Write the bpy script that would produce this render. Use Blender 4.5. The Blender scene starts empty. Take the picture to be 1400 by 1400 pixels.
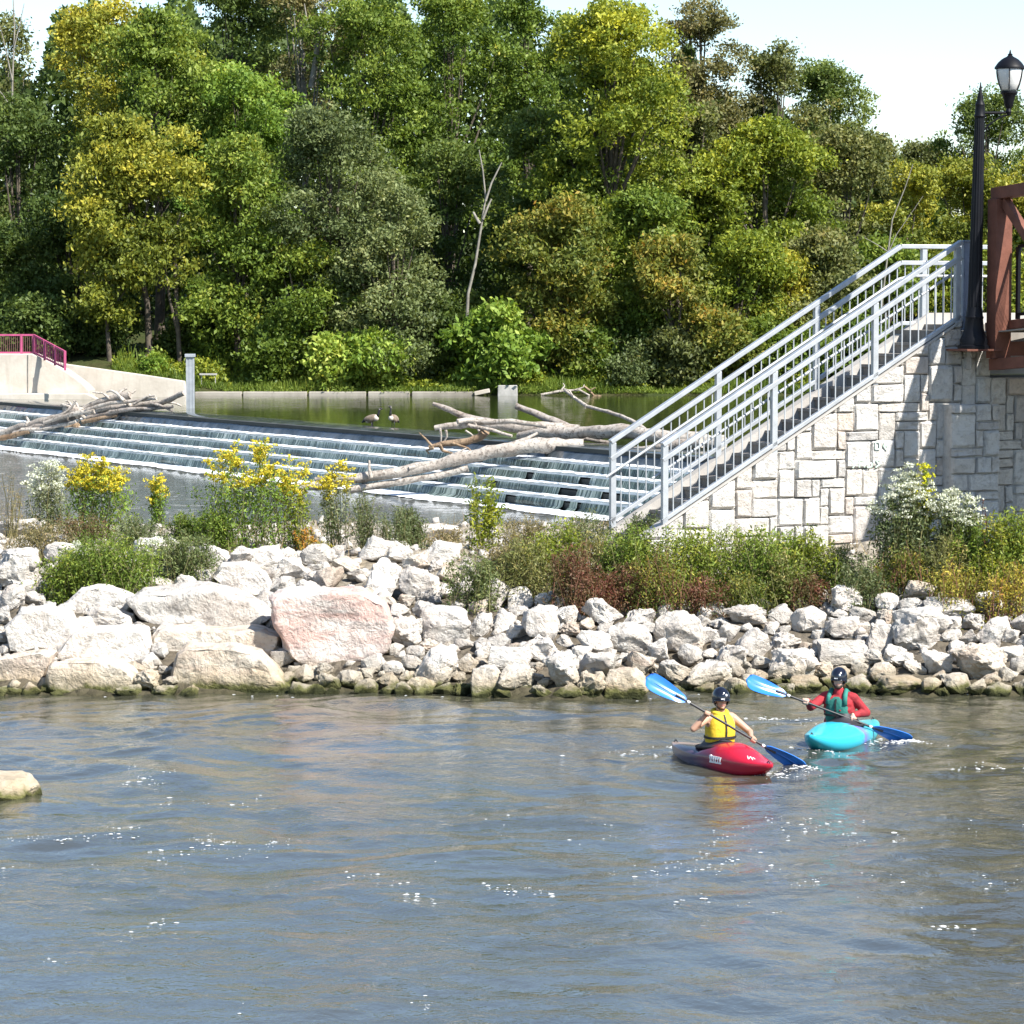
import bpy, bmesh, math, random
import numpy as np
from mathutils import Vector, Matrix, noise as mnoise
from math import radians, sin, cos, pi, sqrt, atan2

random.seed(7)
RNG = np.random.default_rng(11)
scene = bpy.context.scene
COL = scene.collection

# ------------------------------------------------------------------ camera
FPX, CAMH, TILT = 4000.0, 5.5, math.atan(280 / 4000.0)
cam_d = bpy.data.cameras.new('camera'); cam_d.sensor_width = 36.0
cam_d.lens = 36.0 * FPX / 1400.0; cam_d.clip_start = 0.5; cam_d.clip_end = 6000
cam = bpy.data.objects.new('camera', cam_d); COL.objects.link(cam)
cam.location = (0, 0, CAMH); cam.rotation_euler = (pi / 2 - TILT, 0, 0)
scene.camera = cam

def ray(px, py):
    x, y = (px - 700) / FPX, (700 - py) / FPX
    return Vector((x, cos(TILT) + y * sin(TILT), -sin(TILT) + y * cos(TILT)))
def at(px, py, D):
    """the point of the place seen at photo pixel px, py at D metres from the camera"""
    r = ray(px, py); t = D / r.y
    return Vector((r.x * t, D, CAMH + r.z * t))
def atz(px, py, z):
    r = ray(px, py); t = (z - CAMH) / r.z
    return Vector((r.x * t, r.y * t, z))

# ------------------------------------------------------------------ light
SUN = Vector((0.53, -0.45, 0.72)).normalized()
w = bpy.data.worlds.new('World'); scene.world = w; w.use_nodes = True
nt = w.node_tree; bg = nt.nodes['Background']
sky = nt.nodes.new('ShaderNodeTexSky'); sky.sky_type = 'NISHITA'; sky.sun_disc = False
sky.sun_elevation = math.asin(SUN.z); sky.sun_rotation = atan2(SUN.x, SUN.y)
sky.air_density = 1.0; sky.dust_density = 0.25; sky.ozone_density = 1.8
nt.links.new(sky.outputs[0], bg.inputs[0]); bg.inputs[1].default_value = 0.100
sd = bpy.data.lights.new('sun', 'SUN'); sd.energy = 5.0; sd.angle = radians(0.5); sd.color = (1, .955, .88)
so = bpy.data.objects.new('sun', sd); COL.objects.link(so)
so.rotation_euler = SUN.to_track_quat('Z', 'Y').to_euler(); so.location = SUN * 300
vs = scene.view_settings
scene.display_settings.display_device = 'sRGB'
vs.view_transform = 'Standard'; vs.look = 'None'; vs.exposure = 1.12; vs.gamma = 1; vs.use_curve_mapping = False
scene.cycles.max_bounces = 6; scene.cycles.transparent_max_bounces = 6
scene.cycles.diffuse_bounces = 2; scene.cycles.glossy_bounces = 3; scene.cycles.transmission_bounces = 3
scene.cycles.caustics_reflective = False; scene.cycles.caustics_refractive = False
scene.cycles.use_denoising = True

# ------------------------------------------------------------------ materials
class NT:
    def __init__(s, name):
        s.m = bpy.data.materials.new(name); s.m.use_nodes = True
        s.t = s.m.node_tree; s.t.nodes.clear()
        s.out = s.n('ShaderNodeOutputMaterial')
    def n(s, typ, **kw):
        nd = s.t.nodes.new(typ)
        for k, v in kw.items():
            if hasattr(nd, k) and k not in ('Scale',): setattr(nd, k, v)
        return nd
    def l(s, a, b): s.t.links.new(a, b)
    def val(s, sock, v):
        if hasattr(v, 'is_linked') or isinstance(v, bpy.types.NodeSocket): s.l(v, sock)
        else: sock.default_value = v
    def coord(s, kind='Object', scale=(1, 1, 1)):
        if kind == 'World': o = s.n('ShaderNodeNewGeometry').outputs['Position']
        else: o = s.n('ShaderNodeTexCoord').outputs[kind]
        mp = s.n('ShaderNodeMapping'); mp.inputs['Scale'].default_value = scale
        s.l(o, mp.inputs['Vector']); return mp.outputs[0]
    def noise(s, vec, scale, detail=4, rough=.55, dist=0):
        nd = s.n('ShaderNodeTexNoise'); s.l(vec, nd.inputs['Vector'])
        nd.inputs['Scale'].default_value = scale; nd.inputs['Detail'].default_value = detail
        nd.inputs['Roughness'].default_value = rough; nd.inputs['Distortion'].default_value = dist
        return nd.outputs['Fac']
    def ramp(s, fac, stops):
        r = s.n('ShaderNodeValToRGB'); cr = r.color_ramp
        while len(cr.elements) < len(stops): cr.elements.new(.5)
        for e, (p, c) in zip(cr.elements, stops):
            e.position = p; e.color = (*c, 1) if len(c) == 3 else c
        s.l(fac, r.inputs[0]); return r.outputs[0]
    def mix(s, f, a, b, typ='MIX'):
        nd = s.n('ShaderNodeMix'); nd.data_type = 'RGBA'; nd.blend_type = typ
        s.val(nd.inputs[0], f)
        for sock, v in ((nd.inputs[6], a), (nd.inputs[7], b)):
            if isinstance(v, tuple): sock.default_value = (*v, 1) if len(v) == 3 else v
            else: s.l(v, sock)
        return nd.outputs[2]
    def math(s, op, a, b=0.0, clamp=False):
        nd = s.n('ShaderNodeMath'); nd.operation = op; nd.use_clamp = clamp
        s.val(nd.inputs[0], a); s.val(nd.inputs[1], b); return nd.outputs[0]
    def maprange(s, v, a, b, c=0., d=1.):
        nd = s.n('ShaderNodeMapRange'); nd.clamp = True
        s.l(v, nd.inputs[0])
        for i, q in enumerate((a, b, c, d)): nd.inputs[1 + i].default_value = q
        return nd.outputs[0]
    def bump(s, h, strength, dist, normal=None):
        nd = s.n('ShaderNodeBump'); nd.inputs['Strength'].default_value = strength
        nd.inputs['Distance'].default_value = dist; s.l(h, nd.inputs['Height'])
        if normal is not None: s.l(normal, nd.inputs['Normal'])
        return nd.outputs[0]
    def bsdf(s, col, rough=.6, metal=0., normal=None, spec=.5, ior=None):
        p = s.n('ShaderNodeBsdfPrincipled')
        if isinstance(col, tuple): p.inputs['Base Color'].default_value = (*col, 1)
        else: s.l(col, p.inputs['Base Color'])
        s.val(p.inputs['Roughness'], rough); p.inputs['Metallic'].default_value = metal
        p.inputs['Specular IOR Level'].default_value = spec
        if ior: p.inputs['IOR'].default_value = ior
        if normal is not None: s.l(normal, p.inputs['Normal'])
        s.l(p.outputs[0], s.out.inputs[0]); return p

def simple(name, col, rough=.6, metal=0., var=.18, nscale=6., bump=.0, bscale=40., spec=.5):
    t = NT(name); v = t.coord('Object')
    n = t.noise(v, nscale, 5)
    lo = tuple(c * (1 - var) for c in col); hi = tuple(min(1, c * (1 + var)) for c in col)
    c = t.ramp(n, [(.3, lo), (.7, hi)])
    nm = t.bump(t.noise(v, bscale, 5), bump, .02) if bump else None
    t.bsdf(c, rough, metal, nm, spec); return t.m

def leaf_mat(name, stops, transl=.38, rough=.55):
    t = NT(name)
    a = t.n('ShaderNodeAttribute'); a.attribute_name = 'tint'
    c = t.ramp(a.outputs['Fac'], stops)
    d = t.n('ShaderNodeBsdfPrincipled'); t.l(c, d.inputs['Base Color']); d.inputs['Roughness'].default_value = rough
    d.inputs['Specular IOR Level'].default_value = .3
    tr = t.n('ShaderNodeBsdfTranslucent')
    t.l(t.mix(1.0, c, (1.0, .95, .5), 'MULTIPLY'), tr.inputs[0])
    mx = t.n('ShaderNodeMixShader'); mx.inputs[0].default_value = transl
    t.l(d.outputs[0], mx.inputs[1]); t.l(tr.outputs[0], mx.inputs[2]); t.l(mx.outputs[0], t.out.inputs[0])
    return t.m

PAL = {
 'green':  [(0, (.042, .075, .012)), (.45, (.105, .155, .022)), (.8, (.20, .245, .04)), (1, (.34, .32, .05))],
 'bright': [(0, (.055, .105, .014)), (.45, (.130, .205, .028)), (.8, (.23, .30, .05)), (1, (.36, .38, .08))],
 'lime':   [(0, (.060, .095, .012)), (.4, (.145, .185, .022)), (.75, (.30, .31, .035)), (1, (.50, .42, .04))],
 'gold':   [(0, (.070, .095, .015)), (.35, (.17, .19, .026)), (.7, (.36, .33, .045)), (.92, (.52, .38, .05)), (1, (.52, .28, .035))],
 'rust':   [(0, (.055, .085, .018)), (.45, (.14, .16, .03)), (.78, (.29, .225, .04)), (1, (.38, .17, .035))],
 'olive':  [(0, (.048, .062, .022)), (.45, (.105, .122, .038)), (.8, (.19, .19, .065)), (1, (.28, .23, .08))],
 'brown':  [(0, (.060, .065, .025)), (.45, (.15, .145, .055)), (.8, (.26, .22, .10)), (1, (.36, .25, .12))],
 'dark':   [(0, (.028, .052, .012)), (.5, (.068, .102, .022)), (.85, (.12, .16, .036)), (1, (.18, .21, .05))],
 'willow': [(0, (.055, .078, .028)), (.45, (.115, .145, .052)), (.8, (.20, .225, .09)), (1, (.30, .30, .12))],
 'tan':    [(0, (.13, .12, .05)), (.4, (.24, .20, .09)), (.75, (.36, .28, .15)), (1, (.45, .30, .18))],
 'reddish':[(0, (.065, .075, .03)), (.35, (.14, .12, .045)), (.65, (.18, .095, .055)), (1, (.22, .07, .05))],
 'yellow': [(0, (.09, .10, .02)), (.35, (.20, .20, .035)), (.65, (.36, .30, .05)), (.88, (.46, .33, .05)), (1, (.40, .20, .05))],
 'sage':   [(0, (.075, .11, .04)), (.5, (.16, .20, .08)), (.8, (.33, .36, .21)), (1, (.55, .55, .40))],
}
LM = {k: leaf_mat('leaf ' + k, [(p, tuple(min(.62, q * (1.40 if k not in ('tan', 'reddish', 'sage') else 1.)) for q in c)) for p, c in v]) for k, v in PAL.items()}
def flower_mat(name, a, b):
    return leaf_mat(name, [(0, a), (1, b)], .25)
M = {}
M['goldflower'] = flower_mat('goldenrod blossom', (.58, .47, .02), (.74, .66, .08))
M['limeflower'] = flower_mat('yellow green blossom', (.50, .48, .01), (.66, .66, .03))
M['whiteflower'] = flower_mat('white blossom', (.52, .55, .43), (.70, .72, .62))
M['bark'] = simple('bark', (.085, .068, .05), .9, var=.45, nscale=5, bump=.6, bscale=14)
M['palebark'] = simple('pale bark', (.21, .195, .165), .85, var=.3, nscale=4, bump=.4, bscale=12)
M['stalk'] = simple('plant stalk', (.13, .12, .045), .8, var=.3)
M['redstalk'] = simple('brown stalk', (.17, .075, .045), .8, var=.3)
M['steel'] = simple('galvanised steel', (.375, .40, .425), .48, .25, .16, 5)
M['steeldark'] = simple('shade tinted grey steel', (.20, .24, .32), .5, .2, .15, 7)  # grey steel with the newel post's blue shade put into the colour
M['blackmetal'] = simple('black painted metal', (.005, .0055, .008), .5, 0, .3, 6, spec=.18)
M['rustpaint'] = simple('red brown bridge paint', (.15, .060, .040), .62, 0, .25, 4, .25, 20, spec=.25)
M['mesh_wire'] = simple('wire', (.3, .32, .34), .5, .4)
M['globe'] = simple('frosted globe', (.62, .62, .60), .3, 0, .06, 4)
M['pinkpaint'] = simple('pink railing paint', (.42, .075, .17), .5, 0, .18, 6)
M['pinkdark'] = simple('brown railing bars', (.12, .055, .05), .6, 0, .2, 6)
M['planks'] = simple('grey deck board', (.35, .34, .32), .8, 0, .2, 5)

def concrete(name, col, dark, stain=.55):
    t = NT(name); v = t.coord('World')
    n1 = t.noise(v, .9, 6, .6); n2 = t.noise(v, 9, 5, .6)
    vs_ = t.coord('World', (3, 3, .5)); n3 = t.noise(vs_, 1.6, 4)
    c = t.mix(t.math('MULTIPLY', t.maprange(n1, .42, .68), stain), col, dark)
    c = t.mix(t.math('MULTIPLY', t.maprange(n3, .52, .72), .35), c, dark)
    c = t.mix(t.math('MULTIPLY', n2, .25), c, tuple(q * .6 for q in col))
    t.bsdf(c, .85, 0, t.bump(n2, .35, .02)); return t.m
M['concrete'] = concrete('pale concrete', (.56, .51, .44), (.32, .27, .21))
M['stairconcrete'] = concrete('stair concrete', (.30, .275, .245), (.13, .11, .095), .7)
M['weircore'] = concrete('wet weir concrete', (.05, .055, .05), (.02, .022, .02))
M['curb'] = concrete('curb concrete', (.46, .44, .41), (.28, .25, .22))

def rock_mat(name, base, tint, grey, moss=True, strata=0.):
    t = NT(name); v = t.coord('Object'); oi = t.n('ShaderNodeObjectInfo')
    off = t.n('ShaderNodeVectorMath'); off.operation = 'ADD'; t.l(v, off.inputs[0])
    sc = t.n('ShaderNodeVectorMath'); sc.operation = 'SCALE'; sc.inputs[0].default_value = (37, 19, 53)
    t.l(oi.outputs['Random'], sc.inputs['Scale']); t.l(sc.outputs[0], off.inputs[1]); v = off.outputs[0]
    n1 = t.noise(v, 1.3, 6, .62); n2 = t.noise(v, 5.5, 6, .65, .4); n3 = t.noise(v, 22, 4, .6)
    c = t.mix(t.maprange(n1, .40, .66), base, tint)
    if strata:
        ms = t.n('ShaderNodeMapping'); ms.inputs['Scale'].default_value = (.45, .45, 3.2); ms.inputs['Rotation'].default_value = (0, .12, 0); t.l(v, ms.inputs[0])
        n4 = t.noise(ms.outputs[0], 1.1, 4, .6, .3); c = t.mix(t.math('MULTIPLY', t.maprange(n4, .47, .56), strata), c, tuple(q * f for q, f in zip(tint, (.92, .74, .72))))
    c = t.mix(t.math('MULTIPLY', t.maprange(n2, .52, .69), .82), c, grey)
    c = t.mix(t.math('MULTIPLY', t.maprange(n3, .56, .74), .35), c, tuple(q * .5 for q in grey))
    hs = t.n('ShaderNodeHueSaturation'); t.l(c, hs.inputs['Color'])
    t.l(t.maprange(oi.outputs['Random'], 0, 1, .80, 1.16), hs.inputs['Value']); c = hs.outputs[0]
    pw = t.n('ShaderNodeNewGeometry').outputs['Position']
    sx = t.n('ShaderNodeSeparateXYZ'); t.l(pw, sx.inputs[0])
    if moss:
        nw = t.noise(t.coord('World'), 5, 4)
        lvl = t.math('ADD', sx.outputs[2], t.math('MULTIPLY', t.math('SUBTRACT', nw, .5), -.30))
        c = t.mix(t.maprange(lvl, .45, .20, 0, .55), c, (.30, .235, .13))
        c = t.mix(t.maprange(lvl, .17, .09, 0, .9), c, (.085, .092, .02))
        c = t.mix(t.maprange(lvl, .085, .02), c, (.03, .033, .012))
    h = t.math('ADD', t.math('MULTIPLY', n2, 1.0), t.math('MULTIPLY', n3, .35))
    t.bsdf(c, .92, 0, t.bump(h, .8, .09), .2); return t.m
M['rock'] = rock_mat('limestone', (.62, .59, .54), (.54, .48, .42), (.25, .23, .21))
M['rockpink'] = rock_mat('pink limestone', (.56, .52, .475), (.50, .40, .35), (.31, .25, .23), strata=.8)
M['rocktan'] = rock_mat('tan limestone', (.60, .555, .48), (.50, .42, .33), (.26, .22, .18), strata=.35)

def ground_mat():
    t = NT('gravel bank soil'); v = t.coord('World')
    n1 = t.noise(v, .55, 6, .6); n2 = t.noise(v, 7, 6, .65)
    vo = t.n('ShaderNodeTexVoronoi'); t.l(v, vo.inputs['Vector']); vo.inputs['Scale'].default_value = 6.5
    c = t.mix(t.maprange(n1, .42, .66), (.44, .40, .34), (.28, .235, .17))
    c = t.mix(t.math('MULTIPLY', t.maprange(n2, .5, .7), .6), c, (.17, .14, .09))
    c = t.mix(t.maprange(vo.outputs['Distance'], .0, .5, .0, .35), c, (.10, .085, .06))
    sx = t.n('ShaderNodeSeparateXYZ'); t.l(t.n('ShaderNodeNewGeometry').outputs['Position'], sx.inputs[0])
    slope_ = t.maprange(t.math('ADD', sx.outputs[2], t.math('MULTIPLY', n1, .3)), 1.42, 1.12)
    c = t.mix(t.math('MULTIPLY', slope_, .85), c, (.085, .070, .050))  # front slope dark brown: dirty gravel, plus crevice shade put into the colour
    c = t.mix(t.maprange(sx.outputs[2], .25, -.05), c, (.045, .042, .02))
    h = t.math('ADD', t.math('MULTIPLY', vo.outputs['Distance'], -1.2), n2)
    t.bsdf(c, .95, 0, t.bump(h, .8, .10), .2); return t.m
M['ground'] = ground_mat()
def forest_floor():
    t = NT('forest floor'); v = t.coord('World')
    n = t.noise(v, .6, 6, .65); n2 = t.noise(v, 4, 5)
    c = t.mix(t.maprange(n, .4, .65), (.035, .045, .015), (.055, .042, .022))
    c = t.mix(t.math('MULTIPLY', n2, .5), c, (.05, .075, .02))
    t.bsdf(c, 1, 0, t.bump(n2, .7, .2), .1); return t.m
M['forest'] = forest_floor()

def water_mat(name, base, bscale, bstr, stretch=(1, 1, 1), rough=.03, foam=None, fine=None, patch=False, ior=1.333):
    t = NT(name); v = t.coord('World', stretch)
    h = t.noise(v, bscale, 5, .62, .6)
    if patch: h = t.math('MULTIPLY', h, t.maprange(t.noise(t.coord('World', (.35, .9, 1)), .55, 3, .5, .8), .36, .64, .25, 1.35))
    if fine:
        h2 = t.noise(v, fine[0], 3, .6, .3)
        h = t.math('ADD', h, t.math('MULTIPLY', h2, fine[1]))
    nm = t.bump(h, bstr, .12)
    n = t.noise(v, .35, 4)
    c = t.mix(n, base, tuple(q * .6 for q in base))
    if foam:
        f = foam(t); c = t.mix(f, c, (.80, .82, .82))
        r = t.math('ADD', t.math('MULTIPLY', f, .6), rough)
    else: r = rough
    t.bsdf(c, r, 0, nm, .5, ior); return t.m
M['river'] = water_mat('river water', (.064, .064, .044), 3.0, .24, fine=(11, .22), patch=True, ior=3.0)
M['pool'] = water_mat('pool water', (.035, .045, .016), 1.6, .16, (1, .55, 1), fine=(6, .25))
def tail_foam(t):
    v = t.coord('World', (.5, .5, 1)); n = t.noise(v, 2.4, 6, .75, 1.2)
    return t.maprange(n, .56, .74, 0, .7)
M['tail'] = water_mat('tailwater', (.13, .13, .115), 1.9, .40, foam=tail_foam, fine=(6, .3))
def fall_mats():
    # curtains: streaks run down the fall
    t = NT('falling water'); a = t.n('ShaderNodeUVMap'); a.uv_map = 'flow'
    mp = t.n('ShaderNodeMapping'); mp.inputs['Scale'].default_value = (9.5, .30, 1); t.l(a.outputs[0], mp.inputs[0])
    n = t.noise(mp.outputs[0], 1.6, 5, .7, .2)
    mp2 = t.n('ShaderNodeMapping'); mp2.inputs['Scale'].default_value = (.55, .5, 1); t.l(a.outputs[0], mp2.inputs[0])
    n2 = t.noise(mp2.outputs[0], 1.0, 3)
    f = t.math('ADD', n, t.math('MULTIPLY', t.math('SUBTRACT', n2, .5), .34))
    c = t.ramp(f, [(.38, (.02, .03, .025)), (.50, (.09, .125, .11)), (.62, (.27, .33, .31)), (.74, (.66, .70, .69))])
    t.bsdf(c, .25, 0, t.bump(n, .5, .06), .5, 1.333); M['curtain'] = t.m
    t = NT('falls foam'); v = t.coord('World'); n = t.noise(v, 7, 5, .7)
    c = t.ramp(n, [(.28, (.52, .57, .59)), (.46, (.84, .86, .87))])
    t.bsdf(c, .6, 0, t.bump(n, .8, .06)); M['fallfoam'] = t.m
    t = NT('step water'); a = t.n('ShaderNodeUVMap'); a.uv_map = 'flow'
    mp = t.n('ShaderNodeMapping'); mp.inputs['Scale'].default_value = (3.0, .8, 1); t.l(a.outputs[0], mp.inputs[0])
    n = t.noise(mp.outputs[0], 1.5, 5, .65)
    c = t.ramp(n, [(.40, (.14, .17, .185)), (.58, (.26, .305, .33)), (.72, (.56, .61, .63))])
    t.bsdf(c, .12, 0, t.bump(n, .5, .05), .5, 1.333); M['steptop'] = t.m
    t = NT('crest water'); a = t.n('ShaderNodeUVMap'); a.uv_map = 'flow'
    mp = t.n('ShaderNodeMapping'); mp.inputs['Scale'].default_value = (2.0, .5, 1); t.l(a.outputs[0], mp.inputs[0])
    n = t.noise(mp.outputs[0], 1.2, 4)
    c = t.ramp(n, [(.4, (.035, .045, .05)), (.7, (.09, .105, .12))])
    t.bsdf(c, .10, 0, t.bump(n, .25, .04), .5, 1.333); M['crest'] = t.m
fall_mats()
M['foam'] = simple('foam', (.68, .70, .71), .5, 0, .05)

# wood
def wood_mat(name, a, b, dk):
    t = NT(name); v = t.coord('Object'); n = t.noise(v, 1.6, 6, .65); n2 = t.noise(v, 11, 5, .7, .6)
    c = t.mix(t.maprange(n, .38, .66), a, b); c = t.mix(t.math('MULTIPLY', t.maprange(n2, .49, .63), .8), c, dk)
    t.bsdf(c, .9, 0, t.bump(n2, .7, .05), .2); return t.m
M['drift'] = wood_mat('bleached driftwood', (.50, .455, .40), (.34, .29, .245), (.10, .08, .065))
M['driftgrey'] = wood_mat('grey driftwood', (.34, .31, .28), (.24, .20, .17), (.09, .07, .055))
M['drifttan'] = wood_mat('tan rotten wood', (.33, .24, .16), (.20, .13, .08), (.06, .045, .03))

def stone_mat():
    t = NT('split stone facing'); v = t.coord('World')
    a = t.n('ShaderNodeAttribute'); a.attribute_name = 'tint'
    n1 = t.noise(v, 2.2, 6, .62); n2 = t.noise(v, 10, 6, .68)
    c = t.ramp(a.outputs['Fac'], [(0, (.55, .535, .51)), (.45, (.62, .60, .565)), (.74, (.57, .53, .48)), (.88, (.46, .445, .43)), (1, (.58, .49, .41))])
    c = t.mix(t.math('MULTIPLY', t.maprange(n1, .48, .72), .50), c, (.38, .35, .31))
    c = t.mix(t.math('MULTIPLY', t.maprange(n2, .50, .70), .62), c, (.24, .215, .19))
    t.bsdf(c, .88, 0, t.bump(t.math('ADD', n1, n2), .9, .06), .3); return t.m
M['stone'] = stone_mat()
M['mortar'] = simple('dark mortar', (.19, .175, .155), .95, 0, .3, 8)
M['graffiti'] = simple('faded mint spray paint', (.50, .66, .55), .8, 0, .12, 6)

# ------------------------------------------------------------------ object helpers
def tag(o, label=None, cat=None, group=None, kind=None):
    if label: o['label'] = label
    if cat: o['category'] = cat
    if group: o['group'] = group
    if kind: o['kind'] = kind
    return o
def empty(name, loc, label=None, cat=None, group=None, rz=0.):
    o = bpy.data.objects.new(name, None); COL.objects.link(o); o.location = loc; o.rotation_euler = (0, 0, rz)
    o.empty_display_size = .2
    return tag(o, label, cat, group)
def link(name, me, parent=None):
    """link a mesh given in world coordinates; under a parent it is moved into the parent's frame"""
    o = bpy.data.objects.new(name, me); COL.objects.link(o)
    if parent is not None:
        o.parent = parent
        p = parent; chain = []
        while p is not None: chain.append(p); p = p.parent
        mw = Matrix.Identity(4)
        for p in reversed(chain): mw = mw @ p.matrix_basis
        me.transform(mw.inverted())
    return o
def origin_to(o, loc):
    o.data.transform(Matrix.Translation(-Vector(loc))); o.location = loc; return o

class Geo:
    """collects quads and polygons of ONE mesh"""
    def __init__(s): s.v = []; s.f = []; s.t = []; s.m = []
    def add(s, V, F, tint=0., mi=0):
        b = len(s.v); s.v.extend([tuple(p) for p in V]); s.f.extend([tuple(i + b for i in f) for f in F])
        s.t.extend([tint] * len(V)); s.m.extend([mi] * len(F)); return s
    def box(s, c, size, R=None, tint=0., taper=1., mi=0):
        R = R or Matrix.Identity(3); c = Vector(c); hx, hy, hz = [q / 2 for q in size]
        P = []
        for z in (-hz, hz):
            k = taper if z > 0 else 1.
            for x, y in ((-hx, -hy), (hx, -hy), (hx, hy), (-hx, hy)):
                P.append(c + R @ Vector((x * k, y * k, z)))
        s.add(P, [(0, 3, 2, 1), (4, 5, 6, 7), (0, 1, 5, 4), (1, 2, 6, 5), (2, 3, 7, 6), (3, 0, 4, 7)], tint, mi); return s
    def bar(s, a, b, wd, ht, up=Vector((0, 0, 1)), tint=0.):
        """a rectangular bar from a to b; wd across, ht along up"""
        a, b = Vector(a), Vector(b); d = (b - a); L = d.length; d.normalize()
        x = d.cross(up)
        if x.length < 1e-4: x = d.cross(Vector((1, 0, 0)))
        x.normalize(); z = x.cross(d).normalized()
        R = Matrix((d, x, z)).transposed()
        return s.box((a + b) / 2, (L, wd, ht), R, tint)
    def tube(s, P, r, n=8, cap=True, tint=0., jit=0.):
        P = [Vector(p) for p in P]; N = len(P)
        r = r if isinstance(r, (list, tuple)) else [r] * N
        V = []; F = []
        prev = None
        for i in range(N):
            d = (P[min(i + 1, N - 1)] - P[max(i - 1, 0)]).normalized()
            if prev is None:
                x = d.cross(Vector((0, 0, 1)))
                if x.length < .05: x = d.cross(Vector((0, 1, 0)))
            else: x = prev - d * prev.dot(d)
            x.normalize(); prev = x; y = d.cross(x)
            for k in range(n):
                a = 2 * pi * k / n; rr = r[i] * (1 + jit * (random.random() - .5) * 2)
                V.append(P[i] + (x * cos(a) + y * sin(a)) * rr)
        for i in range(N - 1):
            for k in range(n):
                a = i * n + k; b = i * n + (k + 1) % n
                F.append((a, b, b + n, a + n))
        if cap:
            F.append(tuple(range(n - 1, -1, -1))); F.append(tuple((N - 1) * n + k for k in range(n)))
        return s.add(V, F, tint)
    def lathe(s, prof, c, n=16, R=None, tint=0.):
        c = Vector(c); R = R or Matrix.Identity(3); V = []; F = []
        for r, z in prof:
            for k in range(n):
                a = 2 * pi * k / n; V.append(c + R @ Vector((r * cos(a), r * sin(a), z)))
        for i in range(len(prof) - 1):
            for k in range(n):
                a = i * n + k; b = i * n + (k + 1) % n; F.append((a, b, b + n, a + n))
        F.append(tuple(range(n - 1, -1, -1))); F.append(tuple((len(prof) - 1) * n + k for k in range(n)))
        return s.add(V, F, tint)
    def ball(s, c, r, R=None, nu=14, nv=9, tint=0.):
        c = Vector(c); r = Vector(r) if not isinstance(r, (int, float)) else Vector((r, r, r)); R = R or Matrix.Identity(3)
        V = []; F = []
        for i in range(nv + 1):
            th = pi * i / nv
            for k in range(nu):
                ph = 2 * pi * k / nu
                V.append(c + R @ Vector((r.x * sin(th) * cos(ph), r.y * sin(th) * sin(ph), r.z * cos(th))))
        for i in range(nv):
            for k in range(nu):
                a = i * nu + k; b = i * nu + (k + 1) % nu; F.append((a, a + nu, b + nu, b))
        return s.add(V, F, tint)
    def mesh(s, name, mats, smooth=None):
        me = bpy.data.meshes.new(name); me.from_pydata(s.v, [], s.f)
        at_ = me.attributes.new('tint', 'FLOAT', 'POINT'); at_.data.foreach_set('value', s.t)
        for m in (mats if isinstance(mats, (list, tuple)) else [mats]): me.materials.append(m)
        if any(s.m): me.polygons.foreach_set('material_index', s.m)
        if smooth is not None:
            me.shade_smooth()
            if smooth < 180: me.set_sharp_from_angle(angle=radians(smooth))
        me.update(); return me
    def build(s, name, mats, parent=None, smooth=None, bevel=0.):
        o = link(name, s.mesh(name, mats, smooth), parent)
        if bevel:
            b = o.modifiers.new('bevel', 'BEVEL'); b.width = bevel; b.segments = 2; b.limit_method = 'ANGLE'; b.angle_limit = radians(50)
        return o

def npmesh(name, V, F, mats, tint=None, mi=None, smooth=False, uv=None):
    me = bpy.data.meshes.new(name); V = np.asarray(V, np.float32); F = np.asarray(F, np.int32); k = F.shape[1]
    me.vertices.add(len(V)); me.vertices.foreach_set('co', V.ravel())
    me.loops.add(F.size); me.loops.foreach_set('vertex_index', F.ravel())
    me.polygons.add(len(F)); me.polygons.foreach_set('loop_start', np.arange(0, F.size, k, dtype=np.int32))
    if mi is not None: me.polygons.foreach_set('material_index', np.asarray(mi, np.int32))
    me.update(calc_edges=True)
    if uv is not None:
        u = me.uv_layers.new(name='flow'); u.data.foreach_set('uv', np.asarray(uv, np.float32)[F.ravel()].ravel())
    if tint is not None:
        a = me.attributes.new('tint', 'FLOAT', 'POINT'); a.data.foreach_set('value', np.asarray(tint, np.float32))
    for m in (mats if isinstance(mats, (list, tuple)) else [mats]): me.materials.append(m)
    if smooth: me.shade_smooth()
    me.update(); return me

def leaf_quads(C, size, rng, aspect=.5, hang=.35, up=.35):
    """rhombic leaves of half length size at C; returns (4n,3) points and (n,4) faces"""
    n = len(C); C = np.asarray(C)
    a = rng.normal(size=(n, 3)); a[:, 2] -= hang; a /= np.linalg.norm(a, axis=1)[:, None]
    q = rng.normal(size=(n, 3)); q[:, 2] += up
    b = np.cross(a, q); b /= np.linalg.norm(b, axis=1)[:, None] + 1e-9
    nrm = np.cross(a, b)
    s = np.broadcast_to(np.asarray(size), (n,))[:, None]
    V = np.empty((n, 4, 3)); A = a * s; B = b * s * aspect; Nn = nrm * s * .12
    V[:, 0] = C - A; V[:, 1] = C - A * .12 + B + Nn; V[:, 2] = C + A; V[:, 3] = C - A * .12 - B + Nn
    return V.reshape(-1, 3), np.arange(4 * n).reshape(n, 4)

def vnoise(P, scale, seed=0.):
    """cheap smooth noise on numpy points in -1..1"""
    x, y, z = (np.asarray(P) * scale).T
    return (np.sin(x * 1.7 + 2.1 * np.sin(y * 1.3 + seed) + seed) + np.sin(y * 1.9 + 1.7 * np.sin(z * 1.1 + seed * 2)) + np.sin(z * 2.3 + 1.9 * np.sin(x * .9 - seed))) / 3
# ================================================================== SETTING
Z_TAIL, Z_POOL = 0.65, 2.0

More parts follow.
